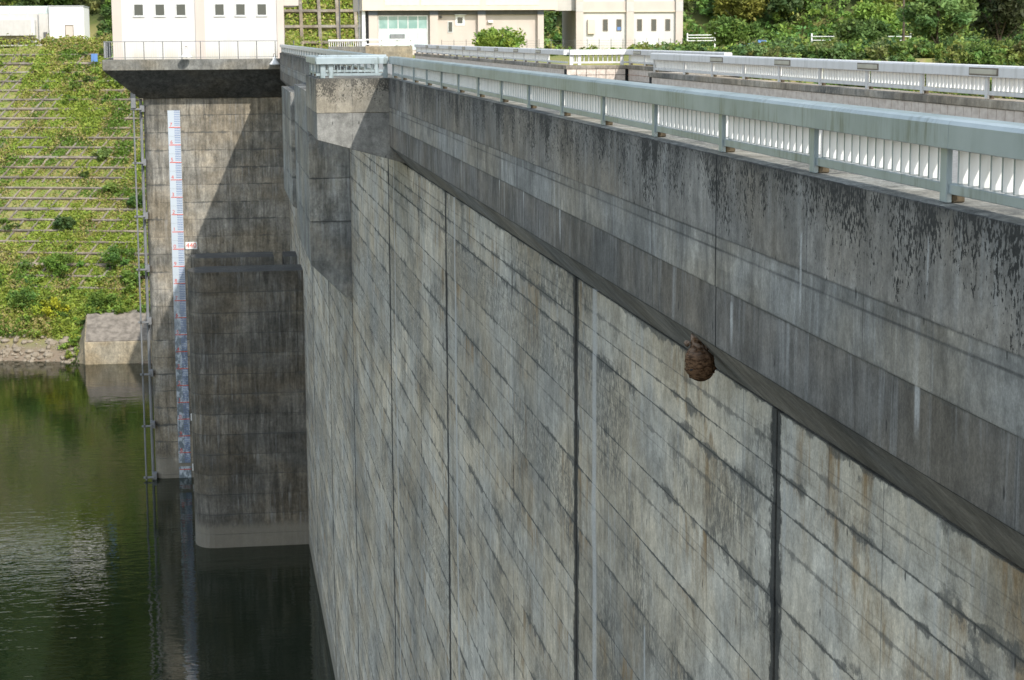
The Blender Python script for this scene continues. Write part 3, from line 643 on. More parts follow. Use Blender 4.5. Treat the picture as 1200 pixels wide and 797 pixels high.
pier('intake_pier', 'second rounded concrete pier, mostly hidden behind the broad one, with a slot', -1.4, XD + .2, 104.4, 106.8, -11.55, -27, 1.6, slot=(2.98, 3.5))
# ------------------------------------------------------------------ wasp nest under the parapet
def nest():
    bm = bmesh.new(); bmesh.ops.create_uvsphere(bm, u_segments=40, v_segments=30, radius=1)
    from mathutils import noise
    c = Vector((3.86, 15.33, -2.665))
    for v in bm.verts:
        p = v.co.copy(); h = p.z
        r = .118 if h < .25 else .118 * (1 - .48 * float(smooth((h - .25) / .38)))
        zz_ = h * .125 if h < 0 else h * .25
        sh = max(0, h) ** 1.3
        band = 1 + .05 * math.sin((zz_ + .02 * noise.noise(p * 2)) * 190) * (1 - .5 * sh)
        w = 1 + .13 * noise.noise(p * 2.3) + .09 * noise.noise(p * 6.0) + .05 * noise.noise(p * 13)
        rad = Vector((p.x, p.y)).length; k = r * band * w * (rad ** .75 / max(rad, 1e-4)) if rad > 1e-4 else 0
        v.co = c + Vector((p.x * k - .025 * sh, p.y * k + .13 * sh, zz_ * (1 + .06 * noise.noise(p * 3))))
    me = bpy.data.meshes.new('nest'); bm.to_mesh(me); bm.free(); me.materials.append(M['nest']); me.polygons.foreach_set('use_smooth', [True] * len(me.polygons))
    t = thing('wasp_nest', (3.86, 15.33, -2.4), 'brown papery wasp nest hanging under the lower edge of the parapet', 'nest')
    obj('comb_shell', me, t, world=True)
    obj('entrance', bm_mesh('entrance', [lathe([(.002, -.004), (.017, -.003), (.021, .004), (.013, .012), (.011, .004)], (0, 0, 0), 12)], M['black'], smooth=True), t, Vector((3.775, 15.27, -2.69)) - org(t))
    vv, ff = [], []
    for k in range(26):
        a = random.uniform(0, 6.28); z_ = random.uniform(-.06, .2); r_ = .10 if z_ < .05 else .075
        q = (c.x + r_ * math.cos(a) - .02 * max(0, z_) * 5, c.y + r_ * math.sin(a) + .11 * max(0, z_ / .2) ** 1.3, c.z + z_)
        s_ = random.uniform(.012, .03); l, m_ = lathe([(0, -s_), (s_, -s_ * .4), (s_ * .9, s_ * .5), (0, s_)], q, 7); b0 = len(vv); vv += l; ff += [tuple(i + b0 for i in f_) for f_ in m_]
    tag(obj('paper_lobes', mesh('paper_lobes', vv, ff, M['nest'], True), t, world=True), kind='stuff')
nest()
# ------------------------------------------------------------------ foliage
def cloud(name, C, S, K, mat=None, up=.35):
    """one mesh of leaf-shaped faces: centres C (n,3), sizes S (n), colours K (n,3)"""
    n = len(C); a = rng.normal(size=(n, 3)); a /= np.linalg.norm(a, axis=1)[:, None]
    nrm = rng.normal(size=(n, 3)); nrm[:, 2] += up * 3; b = np.cross(nrm, a); b /= np.linalg.norm(b, axis=1)[:, None]; a = np.cross(b, nrm); a /= np.linalg.norm(a, axis=1)[:, None]
    S = np.asarray(S)[:, None]
    V = np.empty((n, 4, 3)); V[:, 0] = C - a * S; V[:, 1] = C + b * S * .5 - a * S * .1; V[:, 2] = C + a * S; V[:, 3] = C - b * S * .5 - a * S * .1
    me = bpy.data.meshes.new(name); me.vertices.add(n * 4); me.vertices.foreach_set('co', V.reshape(-1)); me.loops.add(n * 4); me.loops.foreach_set('vertex_index', np.arange(n * 4, dtype=np.int32))
    me.polygons.add(n); me.polygons.foreach_set('loop_start', np.arange(0, n * 4, 4, dtype=np.int32)); me.polygons.foreach_set('loop_total', np.full(n, 4, dtype=np.int32))
    at = me.color_attributes.new('col', 'FLOAT_COLOR', 'POINT'); k4 = np.ones((n, 4, 4)); k4[:, :, :3] = np.asarray(K)[:, None, :]; at.data.foreach_set('color', k4.reshape(-1))
    me.materials.append(mat or M['leaf']); me.update(calc_edges=True); return me
def crown_pts(c, rad, h, nl, clumps=26, base=None, lumpy=.34):
    """leaves gathered in uneven clumps through a crown volume"""
    d = rng.normal(size=(clumps, 3)); d /= np.linalg.norm(d, axis=1)[:, None]; rr_ = rng.uniform(.35, 1.0, clumps) ** .6
    cc = d * rr_[:, None] * np.array([rad, rad, h / 2]) * .82
    cs = rng.uniform(.6, 1.25, clumps) * lumpy * rad
    tone = rng.uniform(.72, 1.3, clumps); hue = rng.normal(0, .08, clumps)
    i = rng.integers(0, clumps, nl); g_ = rng.normal(size=(nl, 3)); g_ /= np.linalg.norm(g_, axis=1)[:, None]
    p = cc[i] + g_ * (cs[i] * rng.uniform(.3, 1.05, nl))[:, None] * np.array([1, 1, .75])
    k = np.array(base)[None] * (tone[i] * rng.uniform(.8, 1.2, nl))[:, None]; k[:, 0] *= 1 + hue[i] * .9; k[:, 2] *= 1 - hue[i]
    return p + np.array(c), np.clip(k, .004, .6)
GREENS = [(.15, .235, .05), (.11, .195, .045), (.19, .265, .055), (.075, .13, .038), (.22, .26, .06), (.17, .185, .06), (.135, .21, .07)]
def tree(name, label, x, y, h, rad, base, cat='tree', nl=3500, leaf=.3, trunk_h=None, group=None, zc=None, clumps=30, lumpy=.34):
    z0 = float(terr(x, y)); t = thing(name, (x, y, z0 - .1), label, cat, group)
    th = trunk_h if trunk_h is not None else h * .35
    ch = h - th * .8; c = (x, y, z0 + th * .8 + ch / 2)
    p, k = crown_pts(c, rad, ch, nl, clumps, base, lumpy)
    parts = [tube([(x, y, z0 - .3), (x + .1 * rad * .3, y, z0 + th * .6), (x, y + .1, z0 + th + ch * .35), (x + .1, y, z0 + th + ch * .6)], [h * .022 + .03, h * .018 + .025, h * .011 + .015, .02], 7)]
    for q in range(5):
        a = q * 1.3 + x; parts.append(tube([(x, y, z0 + th * (.6 + .1 * q)), (x + math.cos(a) * rad * .4, y + math.sin(a) * rad * .4, z0 + th + ch * (.15 + .08 * q)), (x + math.cos(a) * rad * .75, y + math.sin(a) * rad * .75, z0 + th + ch * (.3 + .1 * q))], [h * .010 + .012, h * .007 + .008, .012], 5))
    obj('trunk', bm_mesh('trunk', parts, M['bark']), t, world=True)
    obj('crown', cloud('crown', p, rng.uniform(.6, 1.3, nl) * leaf, k), t, world=True); return t
# distant wood on the hills (one mass)
PP = []; KK = []; SS = []
TRN = []
def wood(n, xr, yr, hr, nl, leaf):
    c_ = 0
    while c_ < n:
        x = rng.uniform(*xr); y = rng.uniform(*yr)
        yb = np.interp(x, [-160, -60, -20, 5, 40, 62, 100, 160], [300, 250, 222, 212, 204, 192, 176, 165])
        if y < yb + 2 or (4 < x < 19 and y < 222): continue
        h = rng.uniform(*hr); rad = h * rng.uniform(.28, .42); z0 = float(terr(x, y))
        b = np.array(GREENS[rng.integers(0, len(GREENS))]) * rng.uniform(.55, 1.0)
        p, k = crown_pts((x, y, z0 + h * .55), rad, h * .95, nl, 22, b); PP.append(p); KK.append(k); SS.append(rng.uniform(.6, 1.3, nl) * leaf); c_ += 1
        TRN.append(tube([(x, y, z0 - .5), (x + rng.uniform(-.2, .2), y, z0 + h * .7)], [.16, .06], 6))
wood(95, (-75, 30), (206, 250), (5, 10), 1000, .42)
wood(60, (28, 150), (168, 215), (4, 8), 1300, .34)
wood(60, (28, 150), (180, 260), (6, 10), 800, .45)
wood(130, (-160, 150), (235, 335), (8, 13), 420, .85)
fo = obj('forest', cloud('forest', np.concatenate(PP), np.concatenate(SS), np.concatenate(KK))); tag(fo, 'dense mixed green wood covering the hills behind the buildings', 'forest', None, 'stuff')
# bushes and undergrowth along the foot of the hill and the edge of the plateau
PP = []; KK = []; SS = []
def bushes(n, xr, dr, rr_, nl, leaf, skip=None, gain=1.0):
    for q in range(n):
        x = rng.uniform(*xr); yb = float(np.interp(x, [-160, -60, -20, 5, 40, 62, 100, 160], [300, 250, 222, 212, 204, 192, 176, 165])); y = yb + rng.uniform(*dr)
        if (2 < x < 22 and y < 225) or (skip and skip(x, y)): continue
        r_ = rng.uniform(*rr_); z0 = float(terr(x, y))
        p, k = crown_pts((x, y, z0 + r_ * .5), r_ * 1.25, r_ * 1.7, nl, 11, np.array(GREENS[rng.integers(0, 7)]) * rng.uniform(.85, 1.45) * gain); PP.append(p); KK.append(k); SS.append(rng.uniform(.6, 1.3, nl) * leaf)
lot = lambda x, y: (x < 47 and y < 192) or (43 < x < 55 and 180 < y < 191)
bushes(760, (40, 125), (-2, 30), (.9, 2.4), 260, .27, lot)
bushes(380, (46, 125), (-44, 0), (.5, 1.15), 240, .19, lot)
bushes(300, (42, 100), (-72, -42), (.35, .8), 220, .15, lambda x, y: y < 121 or x < .30 * y)
bushes(160, (52, 80), (-4, 18), (1.0, 2.2), 260, .25, None, 1.1)
bushes(260, (-50, 42), (-1, 12), (.7, 1.8), 260, .26, lambda x, y: False)
for q in range(330):     # rough ground right behind the roadside railing
    y = rng.uniform(121, 165); x = y * rng.uniform(.255, .47); r_ = rng.uniform(.35, .85) * (1 if x > 42 else .7); z0 = float(terr(x, y))
    if x < 46 and y > 150: continue
    p, k = crown_pts((x, y, z0 + r_ * .5), r_ * 1.4, r_ * 1.6, 230, 10, np.array(GREENS[rng.integers(0, 7)]) * rng.uniform(.7, 1.3)); PP.append(p); KK.append(k); SS.append(rng.uniform(.6, 1.3, 230) * .15)
for q in range(460):     # shoulder of the valley side
    y = rng.uniform(113, 123); x = y * rng.uniform(.22, .47); r_ = rng.uniform(.5, 1.05); z0 = float(terr(x, y))
    p, k = crown_pts((x, y, z0 + r_ * .5), r_ * 1.4, r_ * 1.6, 230, 10, np.array(GREENS[rng.integers(0, 7)]) * rng.uniform(.6, 1.2)); PP.append(p); KK.append(k); SS.append(rng.uniform(.6, 1.3, 230) * .15)
for q in range(60):      # strip of shrubs along the crest's downstream shoulder
    x = rng.uniform(24, 46); y = rng.uniform(148, 157); r_ = rng.uniform(.3, .62); z0 = float(terr(x, y))
    p, k = crown_pts((x, y, z0 + r_ * .6), r_ * 1.4, r_ * 1.7, 220, 10, np.array(GREENS[rng.integers(0, 7)]) * rng.uniform(1.0, 1.5)); PP.append(p); KK.append(k); SS.append(rng.uniform(.6, 1.3, 220) * .14)
fo = obj('undergrowth', cloud('undergrowth', np.concatenate(PP), np.concatenate(SS), np.concatenate(KK))); tag(fo, 'low leafy undergrowth along the foot of the wooded hill', 'undergrowth', None, 'stuff')
# trees one can tell apart
tree('leafy_tree', 'feathery light green tree behind the right end of the roadside railing', 49.5, 131, 5.0, 2.9, (.16, .24, .07), nl=6500, leaf=.2, trunk_h=.9, clumps=46, lumpy=.26)
tree('leafy_tree', 'dark brownish green tree at the right edge of the picture', 56.5, 137, 6.5, 2.7, (.055, .065, .024), nl=5000, leaf=.22, trunk_h=1.0)
tree('leafy_tree', 'round bushy green tree behind the roadside railing, right of the white fence', 43.0, 160, 2.9, 2.3, (.14, .22, .05), nl=4500, leaf=.2, trunk_h=.5)
tree('leafy_tree', 'ochre tinged tree on the hill above the white fence', 54.0, 199, 5.2, 3.4, (.23, .235, .05), nl=4500, leaf=.24, trunk_h=.7)
tree('leafy_tree', 'wide bright green tree on the hill right of the ochre tree', 63.5, 188, 4.4, 3.8, (.17, .26, .05), nl=5000, leaf=.24, trunk_h=.6)
tree('leafy_tree', 'dark green rounded tree behind the bare trunk', 62.0, 150, 5.4, 3.4, (.08, .135, .04), nl=4500, leaf=.22, trunk_h=.8)
tree('leafy_tree', 'low dark tree between the round bushy tree and the bare trunk', 50.0, 148, 2.6, 2.4, (.09, .15, .04), nl=3600, leaf=.2, trunk_h=.4)
tree('leafy_tree', 'small fresh green tree leaning over the wall before the long cream building', 20.3, 141, 2.1, 2.2, (.23, .32, .06), nl=3600, leaf=.15, trunk_h=.5, clumps=40, lumpy=.22)
tree('leafy_tree', 'tree seen through the gap between the two buildings', 31.0, 196, 5.5, 3.2, (.12, .19, .045), nl=3500, leaf=.26, trunk_h=1.2)
bt = thing('bare_trunk', (53.9, 150, -1.62), 'tall thin bare brown trunk rising above the roadside bushes', 'tree trunk')
obj('trunk', bm_mesh('trunk', [tube([(53.9, 150, -1.9), (53.95, 150, 1.2), (53.75, 150, 5.5)], [.13, .1, .07], 8)], M['bark']), bt, world=True)
obj('branches', bm_mesh('branches', [tube([(53.85, 150, 1.2 + .7 * k), (53.85 + .9 * math.cos(k * 2.4), 150 + .6 * math.sin(k * 2.4), 1.6 + .7 * k)], [.04, .015], 5) for k in range(6)], M['bark']), bt, world=True)
# ------------------------------------------------------------------ grid slope on the lake side
sb = thing('slope_grid', (-12, 172, -14), 'weathered concrete beam grid half buried in grass on the lake slope', 'slope grid')
U = Vector((AY, -AX, 0)); V_ = Vector((AX, AY, TAN)); Vn = V_.normalized(); NN = U.cross(Vn).normalized()
O_ = Vector((-17, 160, WZ))
def beam(p, q, w, hgt, name, mat):
    p = Vector(p); q = Vector(q); d = (q - p).normalized(); s_ = d.cross(NN).normalized()
    c8 = [p - s_ * w - NN * .25, p + s_ * w - NN * .25, p + s_ * w + NN * hgt, p - s_ * w + NN * hgt]; d8 = [c + (q - p) for c in c8]
    return c8 + d8, [(0, 1, 2, 3)[::-1], (4, 5, 6, 7), (0, 1, 5, 4), (1, 2, 6, 5), (2, 3, 7, 6), (3, 0, 4, 7)]
s_ = 7.4; k = 0
while s_ < 36.5:
    a_ = -26 if k % 3 else -30; heavy = (k % 5 == 2)
    p = O_ + V_ * s_ + U * (a_ + 17 - 17); q = O_ + V_ * s_ + U * 22
    v_, f_ = beam(p, q, .10 if not heavy else .15, .19, 'beam', None); obj('beam', flatuv(bm_mesh('beam', [(v_, f_)], M['frame'])), sb, world=True); s_ += 1.25; k += 1
for k in range(42):
    a_ = -38 + 1.4 * k
    for (sa, sb_) in ((7.4, 18.6), (19.4, 36.0)):
        p = O_ + V_ * sa + U * (a_ + .30 * (sa - 19)); q = O_ + V_ * sb_ + U * (a_ + .30 * (sb_ - 19))
        v_, f_ = beam(p, q, .08, .12, 'rib', None); obj('rib', flatuv(bm_mesh('rib', [(v_, f_)], M['frame'])), sb, world=True)
# grass and weeds on the slope
n = 360000
u_ = np.where(rng.uniform(size=n) < .75, rng.uniform(-11, 15, n), rng.uniform(-45, 22, n)); s2 = rng.uniform(2.2, 38.5, n)
def vnoise(x, y, f, seed):
    r2_ = np.random.default_rng(seed); g2 = r2_.uniform(size=(64, 64)); x = x * f; y = y * f; i = np.floor(x).astype(int); j = np.floor(y).astype(int); fx = smooth(x - i); fy = smooth(y - j)
    G_ = lambda a, b: g2[a % 64, b % 64]
    return (G_(i, j) * (1 - fx) + G_(i + 1, j) * fx) * (1 - fy) + (G_(i, j + 1) * (1 - fx) + G_(i + 1, j + 1) * fx) * fy
dens = .55 * vnoise(u_, s2, .22, 1) + .45 * vnoise(u_, s2, .8, 2) + .22 * smooth((12.5 - s2) / 6) + .25 * smooth((s2 - 27) / 6) * smooth((1 - u_) / 4)
keep = rng.uniform(size=n) < np.clip((dens - .21) * 1.6, .10, 1)
u_, s2, dens = u_[keep], s2[keep], dens[keep]; n = len(u_)
C = np.array(O_)[None] + np.outer(s2, np.array(V_)) + np.outer(u_, np.array(U)); hh = rng.uniform(0, 1, n) ** 1.4 * np.clip(dens * 1.15 - .40, .05, .75)
C += np.outer(hh, np.array([0, -.25, .95]))
pal = np.array([(.28, .345, .055), (.21, .30, .045), (.33, .355, .075), (.35, .30, .115), (.135, .22, .035)])
K = pal[np.clip((vnoise(u_, s2, .5, 5) * 6.2 - .6 + rng.normal(0, .7, n)).astype(int), 0, 4)] * rng.uniform(.86, 1.14, n)[:, None]
o = obj('grass', cloud('grass', C, rng.uniform(.08, .18, n), K, up=.1)); tag(o, 'patchy green and dry grass growing through the slope grid', 'grass', None, 'stuff')
PP = []; KK = []; SS = []
for q in range(900):
    u = rng.uniform(-8, 16) if q % 4 else rng.uniform(-40, -6); s_ = rng.uniform(2.4, 37.2)
    prob = .035 + .9 * float(smooth((11.5 - s_) / 4)) + .95 * float(smooth((s_ - 28) / 4)) * float(smooth((6.5 - u) / 4)) + .4 * float(smooth((s_ - 35) / 1.5))
    if rng.uniform() > prob: continue
    c = O_ + V_ * s_ + U * u; r_ = rng.uniform(.3, .85)
    p, k = crown_pts((c.x, c.y, c.z + r_ * .4), r_ * 1.3, r_ * 1.4, 240, 9, np.array([(.20, .29, .05), (.15, .24, .04), (.25, .32, .055), (.10, .16, .035)][rng.integers(0, 4)]) * rng.uniform(.8, 1.2)); PP.append(p); KK.append(k); SS.append(rng.uniform(.6, 1.3, 240) * .12)
for q in range(46):
    x = rng.uniform(-12.3, -2.5); y = rng.uniform(160.2, 163.5) if x > -10.4 else rng.uniform(157.6, 160.5); r_ = rng.uniform(.3, .7); z_ = -22.1 if x > -10.4 else float(terr(x, y))
    p, k = crown_pts((x, y, z_ + r_ * .4), r_ * 1.3, r_ * 1.4, 220, 9, np.array([(.20, .29, .05), (.15, .24, .04), (.25, .32, .055)][rng.integers(0, 3)]) * rng.uniform(.7, 1.2)); PP.append(p); KK.append(k); SS.append(rng.uniform(.6, 1.3, 220) * .12)
tag(obj('weeds', cloud('weeds', np.concatenate(PP), np.concatenate(SS), np.concatenate(KK))), 'tangled green weeds covering the top and foot of the lake slope', 'weeds', None, 'stuff')
def shrub(label, u, s_, r_, base, nl=1500, leaf=.13, fl=1.25):
    c = O_ + V_ * s_ + U * u; t = thing('shrub', c, label, 'shrub')
    p, k = crown_pts((c.x, c.y - .2, c.z + r_ * .45), r_ * fl, r_ * 1.5, nl, 16, base); obj('foliage', cloud('foliage', p, rng.uniform(.6, 1.3, nl) * leaf, k), t, world=True)
    obj('stem', bm_mesh('stem', [tube([(c.x, c.y, c.z - .2), (c.x + .05, c.y - .1, c.z + r_ * .5)], [.05, .03], 6)] + [tube([(c.x, c.y, c.z + .05), (c.x + r_ * .6 * math.cos(a), c.y + r_ * .6 * math.sin(a) - .1, c.z + r_ * .7)], [.03, .012], 5) for a in (0, 1.6, 3.1, 4.6)], M['bark']), t, world=True)
SHRUBS = [('yellow green bush on the bank just above the stones', 2.2, 3.0, 1.0, (.26, .27, .025)), ('green bush at the left edge above the stones', -.6, 3.6, 1.1, (.09, .15, .03)),
    ('dense green bush between the yellow bush and the concrete block', 6.0, 3.3, 1.2, (.10, .16, .03)), ('round dark bush in the middle of the grid slope', 5.6, 10.6, .75, (.06, .11, .025)),
    ('dark bush low on the slope beside the tower pipe', 10.9, 7.6, .8, (.07, .13, .025)), ('pale leafed bush at the left edge of the grid slope', .2, 14.2, .7, (.15, .21, .06)),
    ('small dark bush beside the upper tower pipe', 9.8, 13.0, .55, (.06, .10, .03)), ('large dark bush high on the slope under the left building', 2.0, 19.2, 1.5, (.065, .115, .024)),
    ('wide green bush high at the left edge of the slope', -.8, 20.8, 1.7, (.085, .145, .028)), ('bright green bush under the hedge near the deck', 6.5, 21.8, 1.25, (.12, .19, .032)),
    ('dark low bush at the left edge half way down', -.2, 8.9, .8, (.06, .095, .028)), ('leafy bush in the lower middle of the slope', 6.2, 6.4, 1.25, (.085, .15, .03)),
    ('bright bush on the lower left of the slope', 1.6, 5.8, 1.3, (.10, .17, .03)), ('bush overhanging the concrete block', 8.4, 5.3, 1.0, (.12, .19, .04)),
    ('dark bush left of centre below the hedge', 4.4, 19.6, 1.0, (.055, .10, .022)), ('weedy bush at mid slope left', 2.5, 11.6, .6, (.13, .18, .04))]
SHRUBS = [(l_, u_1, s_1 * 1.587, r_1 * 1.15, tuple(1.5 * q_ for q_ in b_1)) for l_, u_1, s_1, r_1, b_1 in SHRUBS]
for lb, u, s_, r_, b in SHRUBS: shrub(lb, u - .0, s_, r_, b)
# shore stones, concrete retaining block
vv = []; ff = []
for q in range(750):
    x = rng.uniform(-32, -10.4); sq = rng.uniform(-.6, 2.4); y = 160 + (sq - (x + 17) * AX) / AY; r_ = .06 + .30 * rng.uniform() ** 2.6; z0 = WZ + TAN * sq + r_ * .2
    l, m_ = lathe([(0.02, -r_ * .6), (r_ * .8, -r_ * .4), (r_, 0), (r_ * .7, r_ * .5), (0.02, r_ * .65)], (0, 0, 0), 6)
    a = rng.uniform(.65, 1.35, 3); b0 = len(vv); vv += [(x + p[0] * a[0] * rng.uniform(.8, 1.2), y + p[1] * a[1], z0 + p[2] * a[2] * rng.uniform(.8, 1.2)) for p in l]; ff += [tuple(i + b0 for i in f_) for f_ in m_]
tag(obj('shore_stones', mesh('shore_stones', vv, ff, M['stone'])), 'pale loose stones along the waterline of the bank', 'stones', None, 'stuff')
rb = thing('retaining_block', (-8, 158, WZ), 'sunlit beige concrete block at the water edge below the slope', 'retaining block')
obj('block', flatuv(bm_mesh('block', [prism([(156.6, -27), (156.9, -23.9), (160.2, -22.15), (164, -22.1), (164, -27)], 'x', -10.6, -2)], M['retain'], .05)), rb, world=True)
obj('soil_cap', bm_mesh('soil_cap', [prism([(156.95, -23.86), (160.2, -22.13), (164, -22.08), (164, -22.02), (160.2, -22.06), (156.95, -23.80)], 'x', -10.5, -2)], M['brown_soil']), rb, world=True)
obj('end_slope', flatuv(bm_mesh('end_slope', [([(-10.6, 156.7, -27), (-10.6, 163, -27), (-10.6, 163, -22.2), (-10.6, 157.2, -23.9), (-12.0, 158.5, -27), (-11.6, 163, -24)], [(0, 1, 2, 3), (0, 3, 4), (3, 2, 5, 4), (1, 0, 4, 5), (1, 5, 2)])], M['retain'])), rb, world=True)
# ------------------------------------------------------------------ buildings on the far bank
def window(parent, x0, x1, y, z0, z1, pm='glass', fm='alu', t=.06, mull=0, trans=None):
    w = boxes('window', [(x0, x1, y - .05, y - .002, z0, z0 + t), (x0, x1, y - .05, y - .002, z1 - t, z1), (x0, x0 + t, y - .05, y - .002, z0 + t + .001, z1 - t - .001), (x1 - t, x1, y - .05, y - .002, z0 + t + .001, z1 - t - .001)]
        + [(x0 + (x1 - x0) * k / (mull + 1) - t / 2, x0 + (x1 - x0) * k / (mull + 1) + t / 2, y - .045, y - .003, z0 + t + .001, z1 - t - .001) for k in range(1, mull + 1)], M[fm], parent)
    n = mull + 1
    for k in range(n):
        a = x0 + (x1 - x0) * k / n + t / 2 + .004; b = x0 + (x1 - x0) * (k + 1) / n - t / 2 - .004
        if trans is None: box('pane', a, b, y - .03, y - .006, z0 + t + .002, z1 - t - .002, M[pm], w)
        else:
            box('pane', a, b, y - .03, y - .006, z0 + t + .002, trans - .03, M['curtain'], w); box('pane', a, b, y - .03, y - .006, trans + .03, z1 - t - .002, M[pm], w)
    if trans is not None: box('transom', x0 + t, x1 - t, y - .044, y - .031, trans - .028, trans + .028, M[fm], w)
    return w
lb = thing('office_building', (-16, 190, -.75), 'low white building with a glass roof edge at the top of the lake slope', 'building')
BY = 188
LB0 = set(o_.name for o_ in COL.objects)
box('wing', -14.71, -11.6, BY, BY + 9, -.9, 2.8, M['bright_wall'], lb)
box('main_wall', -30, -14.712, BY + .3, BY + 9, -.9, 2.18, M['grey_wall'], lb)
box('projecting_bay', -30, -16.3, BY - 1.2, BY + .298, .2, 1.6, M['grey_wall'], lb)
box('bay_end', -16.298, -15.95, BY - 1.15, BY + .298, .22, 1.58, M['white_wall'], lb)
box('roof_edge', -14.75, -11.56, BY - .04, BY + 9.04, 2.802, 2.92, M['roof'], lb)
gl = box('glass_screen', -30, -14.75, BY + .5, BY + .54, 2.2, 2.9, M['curtain'], lb)
for k in range(9): box('mullion', -14.9 - 1.7 * k, -14.84 - 1.7 * k, BY + .44, BY + .498, 2.2, 2.92, M['alu'], gl)
box('roof_unit', -18.6, -17.4, BY + 1.2, BY + 2, 2.18, 2.8, M['white_wall'], lb); box('roof_unit', -16.8, -15.9, BY + 1.2, BY + 2, 2.18, 2.8, M['white_wall'], lb)
nc = boxes('entrance_niche', [(-13.32, -13.27, BY - .06, BY - .002, -.5, 1.1), (-12.58, -12.53, BY - .06, BY - .002, -.5, 1.1), (-13.32, -12.53, BY - .06, BY - .002, 1.102, 1.16)], M['brown'], lb)
box('niche_wall', -13.268, -12.582, BY - .02, BY - .003, -.5, 1.1, M['pink_wall'], nc)
d_ = box('door', -15.3, -14.95, BY + .24, BY + .298, -.8, .5, M['soffit'], lb); box('handle', -15.25, -15.2, BY + .21, BY + .239, -.2, 0, M['alu'], d_)
box('downpipe', -15.75, -15.68, BY + .22, BY + .29, -.8, 2.1, M['steel'], lb)
lbo = [o_ for o_ in COL.objects if o_.name not in LB0 and o_.type == 'MESH']
for o_ in lbo:      # drawn up at 188 m, stands at 205 m
    wl = org(o_.parent); me_ = o_.data; k_ = 205 / 188.
    me_.transform(Matrix.Scale(k_, 4))
# hedge and path edge in front of it
PP = []; KK = []
for x in np.arange(-21, -9.6, .35):
    p, k = crown_pts((x, 202.2, -.42), .42, .8, 260, 7, (.13, .135, .035) if x > -15.0 else (.22, .20, .06)); PP.append(p); KK.append(k)
hd = thing('hedge', (-14, 202.2, -.8), 'clipped reddish green hedge in front of the low white building', 'hedge')
obj('foliage', cloud('foliage', np.concatenate(PP), rng.uniform(.06, .13, len(PP) * 260), np.concatenate(KK)), hd, world=True)
obj('stems', bm_mesh('stems', [tube([(x, 202.2, -.9), (x, 202.2, -.4)], .03, 5) for x in np.arange(-20.9, -9.6, .7)], M['bark']), hd, world=True)
tag(box('path', -34, -8.5, 200.2, 201.3, -.80, -.70, M['grey_wall']), kind='structure')
zg = float(terr(-11.1, 194)); bs = thing('notice_board', (-11.1, 194, zg), 'small blue board on the slope beside the deck corner', 'sign')
box('board', -11.4, -10.8, 193.96, 194.0, zg + .75, zg + 1.5, M['blue'], bs); box('post', -11.13, -11.07, 194.003, 194.06, zg - .3, zg + 1.45, M['steel'], bs)
# long cream building with the teal window
cb = thing('long_building', (20, 168, -1.6), 'long cream building with an overhanging upper floor and wide teal window', 'building')
CY = 165
box('upper_storey', 12.44, 28.82, CY - .6, CY + 10, 2.06, 6.5, M['cream_wall'], cb)
box('ground_wall', 13.0, 27.7, CY + .3, CY + 9.5, -1.7, 2.058, M['pink_wall'], cb)
box('soffit_band', 12.9, 27.75, CY + .05, CY + .298, 1.70, 2.058, M['soffit'], cb)
for a_, b_ in ((14.4, 16.9), (17.4, 22.0), (22.8, 27.0)): box('facade_panel', a_ - .1, b_ + .25, CY - .625, CY - .602, 2.45, 6.0, M['pale_panel'], cb)
for a_, b_ in ((13.0, 13.74), (18.10, 18.78), (22.14, 22.79), (27.21, 27.72)):
    c_ = box('column', a_, b_, CY - .1, CY + .29, -1.7, 1.698, M['pink_wall'], cb); box('column_head', a_ - .01, b_ + .01, CY - .12, CY + .048, 1.702, 2.05, M['slate'], c_)
window(cb, 13.8, 17.96, CY + .3, -1.2, 1.67, 'teal', 'alu', .09, 4, .55)
box('vent_box', 14.8, 16.0, CY + .1, CY + .24, -.25, .12, M['steel'], cb)
window(cb, 19.63, 20.07, CY + .3, .22, 1.15)
w_ = window(cb, 20.28, 21.06, CY + .3, .80, 1.66, 'glass', 'white_paint', .17); box('hood', 20.2, 21.14, CY - .05, CY + .24, 1.662, 1.71, M['white_paint'], w_)
box('wall_lamp', 23.0, 23.45, CY + .05, CY + .29, 1.0, 1.22, M['white_paint'], cb, .03); box('wall_lamp', 18.95, 19.15, CY + .12, CY + .29, 1.42, 1.6, M['steel_dark'], cb, .03)
box('corner_post', 12.45, 12.7, CY - .2, CY + .1, -1.7, 2.05, M['white_paint'], cb); box('recess_wall', 12.72, 12.98, CY + .4, CY + .6, -1.7, 2.05, M['soffit'], cb)
box('roof', 12.2, 29.0, CY - .8, CY + 10.2, 6.5, 6.8, M['roof'], cb)
box('link_bridge', 28.822, 31.0, CY + .6, CY + 5, 2.0, 5.5, M['grey_wall'], cb)
